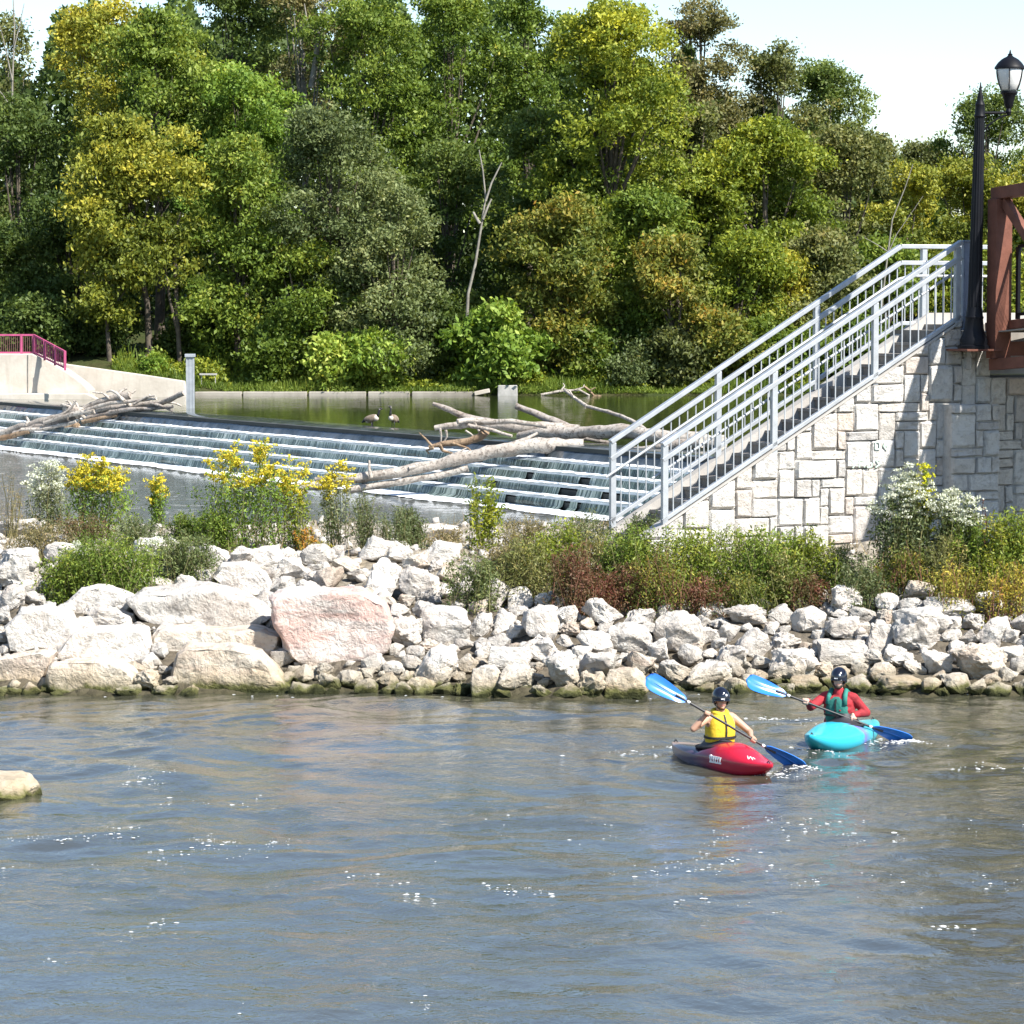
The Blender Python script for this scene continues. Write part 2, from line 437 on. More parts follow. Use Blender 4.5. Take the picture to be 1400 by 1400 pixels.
def bank_h(x, D):
    x = np.asarray(x, float); D = np.asarray(D, float)
    d = D + .35 * np.sin(x * .9 + 1) + .22 * np.sin(x * 2.3)
    z = np.interp(d, [36, 39.8, 41.35, 43.7, 46.3, 49, 54, 58, 61, 64, 80], [-1.2, -.6, -.02, .62, 1.14, 1.40, 1.36, 1.16, .55, .0, -.4])
    z = z + .12 * np.clip((x - 1) / 2, 0, 1) * np.exp(-((D - 50) / 4) ** 2)
    n = .07 * np.sin(x * 3.1 + D * 1.7) * np.sin(D * 2.9 - x * 1.3) + .05 * np.sin(x * 7.3 + 2) * np.sin(D * 6.1 + x)
    return z + n * (D > 41)
def bank_hit(px, py):
    """where the sight line through a photo pixel meets the bank"""
    r = ray(px, py); D = 40.0
    while D < 66:
        t = D / r.y; z = CAMH + r.z * t
        if z <= bank_h(r.x * t, D): break
        D += .04
    t = D / r.y
    return Vector((r.x * t, D, float(bank_h(r.x * t, D))))

def far_h(x, D):
    x = np.asarray(x, float); D = np.asarray(D, float)
    z = np.interp(D, [96, 114.5, 116.6, 118.5, 125, 140, 170, 230, 400], [.3, .6, 2.02, 2.45, 3.0, 4.2, 6.5, 10, 14])
    z = z + .9 * np.clip((-x - 11) / 5, 0, 1) * np.clip((D - 115.2) / 1.2, 0, 1) * np.exp(-((D - 118) / 9) ** 2)
    z = z + (.12 * np.sin(x * .8) * np.sin(D * .7 + x * .3) + .06 * np.sin(x * 2.1 + D)) * (D > 117)
    return z

def grid(name, xs, ys, hf, mat, uvs=None):
    X, Y = np.meshgrid(xs, ys); Z = hf(X, Y); nx, ny = len(xs), len(ys)
    V = np.stack([X, Y, Z], -1).reshape(-1, 3)
    i = np.arange(nx * ny).reshape(ny, nx)
    F = np.stack([i[:-1, :-1], i[:-1, 1:], i[1:, 1:], i[1:, :-1]], -1).reshape(-1, 4)
    return link(name, npmesh(name, V, F, mat, smooth=True))

# the one sheet under everything, out to the horizon
g = Geo(); R_ = 2800
g.add([(-R_, -R_, -1.6), (R_, -R_, -1.6), (R_, R_, -1.6), (-R_, R_, -1.6)], [(0, 1, 2, 3)])
tag(g.build('ground', M['forest']), kind='structure')
tag(grid('gravel_bank_ground', np.arange(-26, 26.01, .16), np.arange(37, 70.01, .16), bank_h, M['ground']), kind='structure')
tag(grid('far_bank_terrain', np.concatenate([np.arange(-150, -32, 6), np.arange(-32, 42, .8), np.arange(42, 160, 6)]),
         np.concatenate([np.arange(100, 114, 2), np.arange(114, 128, .5), np.arange(128, 180, 3), np.arange(180, 420, 20)]), far_h, M['forest']), kind='structure')

# ---- the kayak channel: real waves
rw = np.random.default_rng(5)
WAVES = []
for i in range(72):
    lam = math.exp(rw.uniform(math.log(.17), math.log(2.6))); th = rw.normal(1.47, .70)
    WAVES.append((2 * pi / lam * cos(th), 2 * pi / lam * sin(th), rw.uniform(0, 6.28), .0215 * lam / (2 * pi) * rw.uniform(.5, 1.5), rw.uniform(.5, 2.)))
KAY = [(2.55, 34.9), (4.2, 36.8)]
def river_h(x, y):
    x = np.asarray(x, float); y = np.asarray(y, float)
    wx = x + .45 * np.sin(y * .55 + .7 * np.sin(x * .31)) + .2 * np.sin(y * 1.9 + x * .8)
    wy = y + .40 * np.sin(x * .47 + .9 * np.sin(y * .27)) + .2 * np.sin(x * 1.6 - y * .9)
    h = 0
    for kx, ky, ph, A, m in WAVES:
        h = h + A * np.sin(kx * wx + ky * wy + ph) * (.75 + .5 * np.sin(m * .35 * x + ph * 3) * np.sin(m * .28 * y + ph * 5))
    rough = .72 + .38 * np.sin(x * .33 + 1.1 * np.sin(y * .21)) * np.sin(y * .31 + .4) + .25 * np.clip((y - 33) / 6, 0, 1)
    h = h * rough
    for kx, ky in KAY:
        r = np.sqrt((x - kx) ** 2 + (y - ky) ** 2); h = h + .018 * np.exp(-((r - 1.1) / .9) ** 2) * np.sin(r * 9)
    return h
tag(grid('river_water', np.arange(-15, 20.01, .056), np.arange(15, 42.6, .056), river_h, M['river']), kind='structure')
g = Geo(); g.add([(-260, -60, -.16), (260, -60, -.16), (260, 42.4, -.16), (-260, 42.4, -.16)], [(0, 1, 2, 3)])
tag(g.build('river_reach_water', M['river']), kind='structure')

# ---- the stepped weir
B0 = np.array([-700 / FPX * 102, 102.]); B1 = np.array([132 / FPX * 67.6, 67.6])
WL = float(np.linalg.norm(B1 - B0)); wd = (B1 - B0) / WL; wn = np.array([-wd[1], wd[0]])
if wn[0] < 0: wn = -wn
def weir_pt(q, n, z): p = B0 + wd * q + wn * n; return np.array([p[0], p[1], z])
PROF = []          # (offset upstream, height, band) ; band 0 curtain 1 foam 2 step top 3 crest
rise = (1.60 - Z_TAIL) / 4
PROF.append((-.75, Z_TAIL + .012, None)); PROF.append((-.28, Z_TAIL + .03, 1)); PROF.append((0, Z_TAIL + .05, 1))
for i in range(4):
    z0 = Z_TAIL + rise * i; o = .58 * i
    PROF.append((o + .03, z0 + rise * .5, 0)); PROF.append((o + .08, z0 + rise + .02, 0))
    PROF.append((o + .22, z0 + rise + .05, 2)); PROF.append((o + .40, z0 + rise + .06, 2)); PROF.append((o + .60, z0 + rise + .085, 1))
o = .58 * 4
for a_, b_ in ((.10, 1.80), (.26, 1.93), (.48, 1.995), (.85, 2.03), (1.5, 2.015)): PROF.append((o + a_, b_, 3))
Q = np.arange(-9, WL + 9.01, .16); nq, npf = len(Q), len(PROF)
rj = np.random.default_rng(3); V = np.zeros((npf, nq, 3)); UV = np.zeros((npf, nq, 2)); run = 0
for j, (n, z, b) in enumerate(PROF):
    if j: run += math.hypot(n - PROF[j - 1][0], z - PROF[j - 1][1])
    foamy = 1 if (b == 1 or (j + 1 < npf and PROF[j + 1][2] == 1)) else .25
    if b == 3: foamy = .05
    nn = n + foamy * (.025 * rj.normal(size=nq) + .04 * np.sin(Q * 1.3 + j)); zz = z + foamy * .006 * rj.normal(size=nq)
    if j < 3: nn = n + .09 * np.sin(Q * .9 + 1) + .05 * np.sin(Q * 2.3) + .012 * rj.normal(size=nq)
    for c in range(2): V[j, :, c] = B0[c] + wd[c] * Q + wn[c] * nn
    V[j, :, 2] = zz; UV[j, :, 0] = Q; UV[j, :, 1] = run
idx = np.arange(npf * nq).reshape(npf, nq)
F = []; MI = []
HOLES = [(3, 29.4, 29.9), (3, 30.25, 30.75), (1, 33.0, 33.5), (1, 36.6, 37.3), (0, 35.0, 35.4), (2, 36.6, 37.0), (1, 38.5, 38.75), (0, 37.7, 37.9), (0, 38.3, 38.5), (1, 39.0, 39.3),
         (0, 21.5, 21.9), (0, 27.3, 27.6), (1, 24.8, 25.1), (2, 28.0, 28.4), (2, 34.0, 34.3), (1, 30.2, 30.5)]
for j in range(npf - 1):
    b = PROF[j + 1][2]
    step = (j - 2) // 5
    for k in range(nq - 1):
        if b == 0 and any(h[0] == step and h[1] <= Q[k] <= h[2] for h in HOLES): continue
        F.append((idx[j, k], idx[j, k + 1], idx[j + 1, k + 1], idx[j + 1, k])); MI.append(b)
me = npmesh('weir_water', V.reshape(-1, 3), F, [M['curtain'], M['fallfoam'], M['steptop'], M['crest']], mi=MI, smooth=True, uv=UV.reshape(-1, 2))
tag(link('weir_water', me), kind='structure')
# concrete body below the water
wb = empty('stepped_weir', weir_pt(WL / 2, 0, Z_TAIL), 'dark wet concrete weir stepping down in four ledges under the falling water', 'weir')
g = Geo()
for i in range(4):
    a = weir_pt(-9, 1.2 + .29 * i + .08, 0); b = weir_pt(WL + 9, 1.2 + .29 * i + .08, 0)
    zt = Z_TAIL + rise * (i + 1) - .02; zb = Z_TAIL + rise * i - (.9 if i == 0 else .021)
    dep = 2.4 - .58 * i
    A = Vector(weir_pt(-9, .58 * i + .10 + dep / 2, (zt + zb) / 2)); Bq = Vector(weir_pt(WL + 9, .58 * i + .10 + dep / 2, (zt + zb) / 2))
    g.bar(A, Bq, dep, zt - zb)
g.build('ledge', M['weircore'], wb)
g = Geo(); A = Vector(weir_pt(-9, 3.1, 1.35)); Bq = Vector(weir_pt(WL + 9, 3.1, 1.35)); g.bar(A, Bq, 1.2, 1.24)
g.build('crest_block', M['weircore'], wb)
# pool above and tailwater below (sheets cut along the weir)
g = Geo(); c0 = weir_pt(-9, 3.4, Z_POOL); c1 = weir_pt(WL + 9, 3.4, Z_POOL)
g.add([tuple(c0), tuple(c1), (70, c1[1], Z_POOL), (120, 117.5, Z_POOL), (-90, 117.5, Z_POOL), (-90, c0[1], Z_POOL)], [(0, 1, 2, 3, 4, 5)])
tag(g.build('pool_water', M['pool']), kind='structure')
t0, t1 = weir_pt(-9, -.6, Z_TAIL), weir_pt(WL + 9, -.6, Z_TAIL)
g = Geo(); g.add([(-60, 55, Z_TAIL), (60, 55, Z_TAIL), (60, t1[1], Z_TAIL), tuple(t1), tuple(t0), (-60, t0[1], Z_TAIL)], [(0, 1, 2, 3, 4, 5)])
tag(g.build('tailwater', M['tail']), kind='structure')

# ================================================================== ROCKS
def hull_rock(seed, n=20, flat=1., ang=.5, disp=.10, sub=2):
    r = random.Random(seed); bm = bmesh.new()
    for i in range(n):
        v = Vector((r.gauss(0, 1), r.gauss(0, 1), r.gauss(0, 1))).normalized()
        m = max(abs(v.x), abs(v.y), abs(v.z)); v = v * (1 - ang) + v / m * ang       # towards a block
        v *= r.uniform(.78, 1.08); v.z *= flat; bm.verts.new(v)
    res = bmesh.ops.convex_hull(bm, input=bm.verts)
    bmesh.ops.delete(bm, geom=[e for e in res['geom_interior'] if isinstance(e, bmesh.types.BMVert)], context='VERTS')
    bmesh.ops.dissolve_limit(bm, angle_limit=radians(14), verts=bm.verts, edges=bm.edges)
    bmesh.ops.bevel(bm, geom=list(bm.edges), offset=.085, segments=2, affect='EDGES', profile=.6, clamp_overlap=True)
    bmesh.ops.triangulate(bm, faces=bm.faces)
    for _ in range(sub):
        es = [e for e in bm.edges if e.calc_length() > .15]
        if es: bmesh.ops.subdivide_edges(bm, edges=es, cuts=1)
        bmesh.ops.triangulate(bm, faces=bm.faces)
    o = Vector((seed * 3.7, seed * 1.3, seed * .7)); bm.normal_update()
    for v in bm.verts:
        d = mnoise.fractal(v.co * 1.7 + o, 1., 2., 4) * disp * 1.25 + (abs(mnoise.noise(v.co * 4.5 + o)) - .25) * disp * 1.1 - max(0., .22 - abs(mnoise.noise(v.co * 2.3 + o * 2))) * disp * 2.2
        v.co += v.normal * d
    me = bpy.data.meshes.new('riprap_rock'); bm.to_mesh(me); bm.free()
    co = np.empty(len(me.vertices) * 3, np.float32); me.vertices.foreach_get('co', co); co = co.reshape(-1, 3)
    lo, hi = co.min(0), co.max(0); co = (co - (lo + hi) / 2) / (hi - lo)
    me.vertices.foreach_set('co', co.ravel()); me.shade_smooth(); me.set_sharp_from_angle(angle=radians(38)); me.update()
    return me
ADJ = ['blocky', 'angular', 'rounded', 'slab-shaped', 'pointed', 'lumpy']
PROTO = {'blocky': [hull_rock(s, 16, 1, .75) for s in (1, 2, 3)], 'angular': [hull_rock(s, 13, 1, .25, .11) for s in (4, 5, 6)],
         'rounded': [hull_rock(s, 34, 1, .25, .08) for s in (7, 8, 9)], 'slab-shaped': [hull_rock(s, 20, .55, .85, .07) for s in (10, 11)],
         'pointed': [hull_rock(s, 10, 1, .0, .10) for s in (12, 13)], 'lumpy': [hull_rock(s, 26, 1, .4, .17) for s in (14, 15, 16)]}
for k, L in PROTO.items():
    for m in L: m.materials.append(M['rock'])
TANP = {k: [m.copy() for m in L] for k, L in PROTO.items()}
for k, L in TANP.items():
    for m in L: m.materials[0] = M['rocktan']
BIGP = {'blocky': [hull_rock(s_, 44, 1, .86, .07, 3) for s_ in (51, 52, 53)], 'slab-shaped': [hull_rock(s_, 44, 1, .80, .06, 3) for s_ in (54, 55)], 'rounded': [hull_rock(s_, 40, 1, .5, .08, 3) for s_ in (56, 57, 58)], 'angular': [hull_rock(s_, 16, 1, .45, .09, 3) for s_ in (59, 60)], 'lumpy': [hull_rock(s_, 26, 1, .45, .14, 3) for s_ in (61, 62)], 'pointed': [hull_rock(s_, 11, 1, .1, .09, 3) for s_ in (63, 64)]}
for L in BIGP.values():
    for m in L: m.materials.append(M['rock'])
BIGT = {k: [m.copy() for m in L] for k, L in BIGP.items()}
for L in BIGT.values():
    for m in L: m.materials[0] = M['rocktan']
PLACED = []
def put_rock(px, py, wp, hp, kind, mesh=None, label=None, name='riprap_rock', tan=False, yaw=None, roll=None, deep=.85, sink=.0, group=None, cat='rock'):
    g = bank_hit(px, min(py + hp * .46, 953)); s = g.y / FPX
    me = mesh or random.choice((TANP if tan else PROTO)[kind])
    o = bpy.data.objects.new(name, me); COL.objects.link(o)
    W_, H_ = wp * s * 1.06, hp * s * 1.05; dp = deep * (.65 * W_ + .35 * H_)
    o.scale = (W_, dp, H_)
    o.rotation_euler = (random.uniform(-.12, .12), random.uniform(-.16, .16) if roll is None else roll, random.uniform(-.3, .3) if yaw is None else yaw)
    c = at(px, py, g.y + dp * .28)
    o.location = c - Vector((0, 0, sink)); PLACED.append((px, py, wp, hp, o, kind, tan))
    if label: tag(o, label, cat, group)
    return o
BIG = [
 (295, 880, 186, 46, 'slab-shaped', 'long flat pale slab lying on top of the rough block at the waterline', 0),
 (308, 919, 182, 70, 'blocky', 'large rough pale block at the waterline under the long flat slab', 0),
 (126, 926, 130, 50, 'rounded', 'smooth pale boulder at the waterline with a mossy foot, beside the rough block', 0),
 (28, 918, 84, 46, 'blocky', 'low cream boulder at the waterline by the edge of the bank, mossy at its foot', 1),
 (140, 889, 136, 58, 'rounded', 'pale rounded boulder with a shaded notch, lying just above the smooth waterline boulder', 0),
 (50, 866, 102, 62, 'blocky', 'big pale block with a dark broken end, above the low cream waterline boulder', 0),
 (266, 832, 190, 60, 'rounded', 'very wide white boulder directly above the long flat slab', 0),
 (135, 822, 102, 42, 'angular', 'white angular boulder below the low green bush, next to the very wide white boulder', 0),
 (151, 846, 64, 36, 'blocky', 'small pale block wedged under the white angular boulder', 0),
 (328, 796, 80, 54, 'angular', 'white angular boulder behind the pink boulder, beside the low green bush', 0),
 (366, 762, 46, 32, 'blocky', 'small upright grey block at the foot of the tallest goldenrod', 0),
 (27, 776, 62, 54, 'lumpy', 'lumpy white rock at the outer edge of the bank next to the low green bush', 0),
 (14, 818, 40, 38, 'angular', 'angular white rock above the big block with the dark broken end', 0),
 (212, 803, 58, 28, 'rounded', 'small white rock at the lower edge of the low green bush', 0),
 (356, 848, 46, 28, 'lumpy', 'small lumpy rock against the shaded flank of the pink boulder', 0),
 (522, 792, 52, 58, 'pointed', 'white pointed rock standing behind the pink boulder', 0),
 (573, 800, 58, 50, 'blocky', 'white block with a dark cleft beside the white pointed rock', 0),
 (611, 855, 66, 54, 'rounded', 'white rounded rock with a deep dark hollow beneath it, right of the pink boulder', 0),
 (657, 855, 34, 34, 'angular', 'small dark-sided rock beside the rounded rock with the hollow', 0),
 (712, 818, 34, 32, 'blocky', 'small white block at the foot of the grey-green weeds', 0),
 (739, 851, 50, 48, 'rounded', 'bright white egg-shaped rock below the reddish weeds', 0),
 (596, 912, 60, 58, 'angular', 'tall grey-faced angular rock in the second row above the mossy waterline', 0),
 (552, 866, 52, 48, 'lumpy', 'lumpy rock tucked against the bright flank of the pink boulder', 0),
 (698, 903, 58, 36, 'blocky', 'pale block resting on two larger rocks, in the middle of the riprap', 0),
 (704, 926, 50, 40, 'angular', 'angular rock directly under the pale resting block', 0),
 (666, 934, 46, 50, 'blocky', 'clean white upright block at the waterline below the pale resting block', 0),
 (767, 916, 50, 54, 'lumpy', 'large dark-flanked lumpy rock near the waterline, below the egg-shaped rock', 0),
 (860, 874, 62, 46, 'rounded', 'rounded white rock between the lumpy dark-flanked rock and the big boulder with the black hollow', 0),
 (928, 866, 68, 60, 'rounded', 'big white boulder with a black hollow under its edge, above the yellow-vested paddler', 0),
 (857, 934, 58, 44, 'blocky', 'cream block at the waterline just before the first blue paddle blade', 1),
 (969, 922, 62, 40, 'angular', 'grey-faced angular rock between the two raised blue paddle blades', 0),
 (1085, 912, 70, 50, 'lumpy', 'lumpy pale rock right behind the second raised paddle blade', 0),
 (1102, 937, 42, 26, 'rounded', 'small tan rock at the waterline beside the paddler in red', 1),
 (1152, 896, 66, 40, 'blocky', 'pale block just above the helmet of the paddler in red', 0),
 (1231, 937, 66, 28, 'slab-shaped', 'low flat cream rock at the waterline past the paddler in red', 1),
 (1338, 906, 78, 54, 'lumpy', 'large creamy rock low on the bank toward the bridge, undercut by shadow', 1),
 (1202, 872, 44, 48, 'pointed', 'white pointed rock leaning left, above the flat cream waterline rock', 0),
 (1260, 860, 82, 60, 'lumpy', 'biggest lumpy white rock below the white-flowered bush', 0),
 (1153, 858, 50, 30, 'rounded', 'rounded white rock below the gap between the green weeds and the white-flowered bush', 0),
 (1298, 832, 68, 30, 'rounded', 'bright rounded rock at the foot of the yellow-leaved weeds', 0),
 (1358, 862, 48, 36, 'angular', 'angular rock with a black shaded end below the yellow-leaved weeds', 0),
 (1018, 842, 60, 30, 'lumpy', 'lumpy white rock under the reddish-stemmed weeds in the top row', 0),
 (20, 722, 70, 24, 'slab-shaped', 'flat pale slab at the back of the bank beside the tailwater', 0),
 (585, 728, 90, 22, 'slab-shaped', 'long flat white slab at the back of the bank beside the leafy sapling', 0),
]
for a in BIG[8:9] + BIG[10:]: put_rock(*a[:5], mesh=random.choice((BIGT if a[6] else BIGP)[a[4]]), label=a[5], tan=bool(a[6]), name='boulder' if a[2] > 70 else 'riprap_rock', cat='boulder' if a[2] > 70 else 'rock', roll=random.uniform(-.06, .06), yaw=random.uniform(-.15, .15), deep=.8)
def shaped(px_out, mat, seed, depth, disp=.05, smooth=2):
    """a boulder from its own outline in the photo, given real depth: front, waist and back are hulled and roughened"""
    ys = [p[1] for p in px_out]; xs = [p[0] for p in px_out]
    g0 = bank_hit(sum(xs) / len(xs), min(max(ys) - 2, 954)); D0 = g0.y
    pts = [at(x, y, D0 + depth * .18) for x, y in px_out]; c = sum(pts, Vector()) / len(pts); size = max((p - c).length for p in pts)
    bm = bmesh.new(); r = random.Random(seed)
    for k, (sc, dy, dz) in enumerate(((.93, -.04, -.01), (1.0, .14, 0), (.97, .55, -.01), (.80, 1.0, -.08))):
        for p in pts: bm.verts.new((p - c) * sc * r.uniform(.95, 1.03) + Vector((0, depth * dy, dz * size)))
    res = bmesh.ops.convex_hull(bm, input=bm.verts)
    bmesh.ops.delete(bm, geom=[e for e in res['geom_interior'] if isinstance(e, bmesh.types.BMVert)], context='VERTS')
    bmesh.ops.dissolve_limit(bm, angle_limit=radians(9), verts=bm.verts, edges=bm.edges)
    bmesh.ops.bevel(bm, geom=list(bm.edges), offset=.030 * size, segments=2, affect='EDGES', profile=.6, clamp_overlap=True)
    bmesh.ops.triangulate(bm, faces=bm.faces)
    for _ in range(5):
        es = [e for e in bm.edges if e.calc_length() > .11]
        if es: bmesh.ops.subdivide_edges(bm, edges=es, cuts=1)
        bmesh.ops.triangulate(bm, faces=bm.faces)
    o = Vector((seed * 3.7, seed * 1.3, seed * .7)); bm.normal_update()
    for v in bm.verts:
        q = v.co / size
        d = mnoise.fractal(q * 1.8 + o, 1., 2., 5) * disp * 1.2 - max(0., .2 - abs(mnoise.noise(Vector((q.x * 1.2, q.y * 1.2, q.z * 4.5)) + o * 2))) * disp * 2.4 + (abs(mnoise.noise(q * 7 + o)) - .25) * disp * .5
        v.co += v.normal * d * size
    me = bpy.data.meshes.new('boulder'); bm.to_mesh(me); bm.free(); me.materials.append(M[mat]); me.shade_smooth(); me.set_sharp_from_angle(angle=radians(40))
    ob = bpy.data.objects.new('boulder', me); COL.objects.link(ob); ob.location = c; return ob
OUT = {
 'J': ([(364, 818), (385, 809), (440, 805), (492, 808), (528, 822), (541, 856), (532, 892), (500, 906), (455, 903), (418, 922), (392, 902), (372, 850)], 'rockpink', 71, 1.5),
 'A': ([(202, 872), (212, 859), (290, 857), (360, 860), (387, 868), (388, 884), (372, 899), (300, 895), (222, 908), (207, 896)], 'rocktan', 72, 1.3),
 'B': ([(221, 936), (236, 892), (252, 881), (310, 882), (356, 893), (374, 914), (397, 944), (399, 956), (222, 956)], 'rocktan', 73, 1.2),
 'G': ([(170, 820), (186, 808), (232, 803), (300, 806), (352, 822), (372, 846), (350, 860), (290, 860), (215, 862), (188, 846)], 'rock', 74, 1.5),
 'E': ([(73, 896), (94, 866), (112, 860), (170, 859), (198, 862), (206, 884), (203, 914), (150, 920), (84, 916)], 'rock', 75, 1.2),
 'C': ([(61, 918), (72, 904), (120, 900), (158, 903), (184, 922), (191, 944), (176, 953), (84, 952), (63, 942)], 'rocktan', 76, 1.1),
 'D': ([(-30, 906), (36, 899), (58, 889), (70, 897), (66, 922), (54, 942), (-30, 944)], 'rocktan', 77, 1.1),
 'F': ([(4, 858), (28, 834), (60, 832), (94, 842), (106, 866), (96, 893), (40, 898), (8, 892)], 'rock', 78, 1.2),
 'H': ([(85, 826), (108, 806), (130, 801), (164, 808), (188, 820), (176, 838), (150, 842), (110, 846), (92, 840)], 'rock', 79, .9),
 'K': ([(288, 790), (302, 772), (336, 768), (362, 782), (372, 806), (366, 822), (318, 818)], 'rock', 80, 1.0)}
BLAB = {'J': 'largest boulder of the bank, pale with a pink band across its face', 'A': BIG[0][5], 'B': BIG[1][5], 'C': BIG[2][5], 'D': BIG[3][5], 'E': BIG[4][5], 'F': BIG[5][5], 'G': BIG[6][5], 'H': BIG[7][5], 'K': BIG[9][5]}
for k, (ol, mt, sd_, dp) in OUT.items():
    o = shaped(ol, mt, sd_, dp); tag(o, BLAB[k], 'boulder')
    xs = [p[0] for p in ol]; ys = [p[1] for p in ol]
    PLACED.append(((min(xs) + max(xs)) / 2, (min(ys) + max(ys)) / 2, (max(xs) - min(xs)) * 1.08, (max(ys) - min(ys)) * 1.1, o, 'x', 0))
# riprap between them
rp = random.Random(21); FILL = []
def clear(px, py, wp, hp, k):
    for q in PLACED:
        if ((px - q[0]) / (.5 * (wp + q[2]) * k)) ** 2 + ((py - q[1]) / (.5 * (hp + q[3]) * k)) ** 2 < 1: return False
    return True
for (wlo, whi, k, n) in ((44, 56, .80, 900), (28, 42, .74, 3600), (20, 29, .70, 5200)):
    for _ in range(n):
        px = rp.uniform(-14, 1414)
        top = 752 if px < 620 else np.interp(px, [620, 760, 860, 1010, 1130, 1200, 1300, 1400], [790, 822, 836, 830, 812, 802, 812, 832])
        py = rp.uniform(top, 951)
        if px < 560 and py > 800 and whi > 43: continue
        if len(FILL) > {56: 30, 42: 150}.get(whi, 999): break
        wp = rp.uniform(wlo, whi); hp = wp * rp.uniform(.58, .92)
        if not clear(px, py, wp, hp, k): continue
        if len(FILL) >= 258: break
        kd = rp.choice(ADJ); tn = rp.random() < (.35 if py > 905 else .14)
        o = put_rock(px, py, wp, hp, kd, tan=tn); FILL.append(PLACED[-1]); o.rotation_euler = (rp.uniform(-.35, .35), rp.uniform(-.45, .45), rp.uniform(-.9, .9))
ORD = 'first second third fourth fifth sixth seventh eighth ninth tenth eleventh twelfth thirteenth fourteenth fifteenth sixteenth seventeenth eighteenth nineteenth twentieth'.split()
groups = {}
for q in FILL:
    row = 'at the waterline' if q[1] > 918 else 'just above the waterline' if q[1] > 884 else 'halfway up the bank' if q[1] > 845 else 'near the bank top'
    sec = ('before the pink boulder' if q[0] < 365 else 'after the pink boulder' if q[0] < 780 else 'behind the paddlers' if q[0] < 1120 else 'below the bridge')
    groups.setdefault((row, sec, q[5], q[6]), []).append(q)
for (row, sec, kd, tn), L in groups.items():
    L.sort(key=lambda q: q[0])
    for i, q in enumerate(L):
        pre = '' if len(L) == 1 else ORD[i] + ' '
        tag(q[4], f"{pre}{kd} {'tan' if tn else 'white'} rock {row} {sec}" + (', from the left' if pre else ''), 'rock', 'riprap rocks of the gravel bank')
# rubble chips filling the gaps: nobody could count them
rc = random.Random(77); Vr = []; Fr = []; src = []
for L in PROTO.values():
    for m in L:
        co = np.empty(len(m.vertices) * 3, np.float32); m.vertices.foreach_get('co', co)
        bmq = bmesh.new()
        hull_pts = [Vector((rc.gauss(0, 1), rc.gauss(0, 1), rc.gauss(0, 1))).normalized() * rc.uniform(.38, .55) for _ in range(13)]
        for v in hull_pts: bmq.verts.new(v)
        rs_ = bmesh.ops.convex_hull(bmq, input=bmq.verts); bmesh.ops.delete(bmq, geom=[e for e in rs_['geom_interior'] if isinstance(e, bmesh.types.BMVert)], context='VERTS')
        bmq.verts.index_update(); src.append((np.array([v.co for v in bmq.verts]), np.array([[v.index for v in f.verts] for f in bmq.faces if len(f.verts) == 3]))); bmq.free()
nb = 0
for _ in range(2400):
    x = rc.uniform(-19, 12); D = rc.uniform(41.3, 52) if rc.random() < .75 else rc.uniform(46, 59)
    if D > 47 and x > 1.5 and rc.random() < .7: continue
    p, f = rc.choice(src); s_ = rc.uniform(.09, .26); R_m = Matrix.Rotation(rc.uniform(0, 6.28), 3, (rc.gauss(0, 1), rc.gauss(0, 1), rc.gauss(0, 1)))
    q = (p * s_ * np.array([1.2, 1., .8])) @ np.array(R_m) + np.array([x, D, float(bank_h(x, D)) + s_ * .16])
    Vr.append(q); Fr.append(f + nb); nb += len(q)
me = npmesh('rubble', np.concatenate(Vr), np.concatenate(Fr), M['rock'])
tag(link('rubble', me), kind='stuff')
# the half-sunk rock near the camera
o = bpy.data.objects.new('boulder', hull_rock(41, 30, .7, .3, .06)); COL.objects.link(o); o.data.materials.append(M['rocktan'])
c = atz(-14, 1096, 0); o.location = (c.x, c.y + .25, .0); o.scale = (1.05, .85, .56)
tag(o, 'half-sunk cream boulder with a green algae skirt, alone in the river', 'boulder')

# foam flecks on the channel
rf = np.random.default_rng(8); FV = []; FF = []
def fleck(x, y, s):
    z = float(river_h(x, y)); b = len(FV); n = 6
    for k in range(n):
        a = 2 * pi * k / n; r = s * rf.uniform(.5, 1.2); FV.append((x + r * cos(a) * 1.7, y + r * sin(a), z + .004))
    FV.append((x, y, z + .004 + s * .35)); FF.extend([(b + k, b + (k + 1) % n, b + n, b + n) for k in range(n)])
streaks = [(0, 1170, 170, 1140, 40), (60, 1165, 330, 1155, 40), (100, 1185, 420, 1160, 30), (180, 1075, 340, 1105, 34), (470, 1195, 560, 1200, 16), (560, 1222, 700, 1222, 26), (640, 1130, 900, 1135, 36),
           (760, 1200, 1060, 1180, 70), (900, 1150, 1180, 1130, 60), (1040, 1205, 1400, 1210, 60), (1080, 1145, 1400, 1130, 60), (1290, 1060, 1400, 1050, 20), (320, 1370, 360, 1380, 8),
           (560, 1365, 600, 1372, 10), (600, 1200, 760, 1228, 40), (60, 1310, 240, 1255, 26), (1240, 1250, 1400, 1290, 20), (930, 1240, 1100, 1250, 24), (0, 1040, 260, 1080, 26)]
for x0, y0, x1, y1, n in streaks:
    for k in range(int(n * 1.5)):
        u = rf.uniform(); cx = x0 + (x1 - x0) * u; cy = y0 + (y1 - y0) * u + rf.normal() * 9
        p = atz(cx + rf.normal() * 10, cy, 0)
        if float(river_h(p.x, p.y)) < .010 + .012 * rf.normal(): continue
        for _ in range(rf.integers(1, 5)): fleck(p.x + rf.normal() * .05, p.y + rf.normal() * .09, float(np.clip(rf.lognormal(-4.95, .6), .003, .022)))
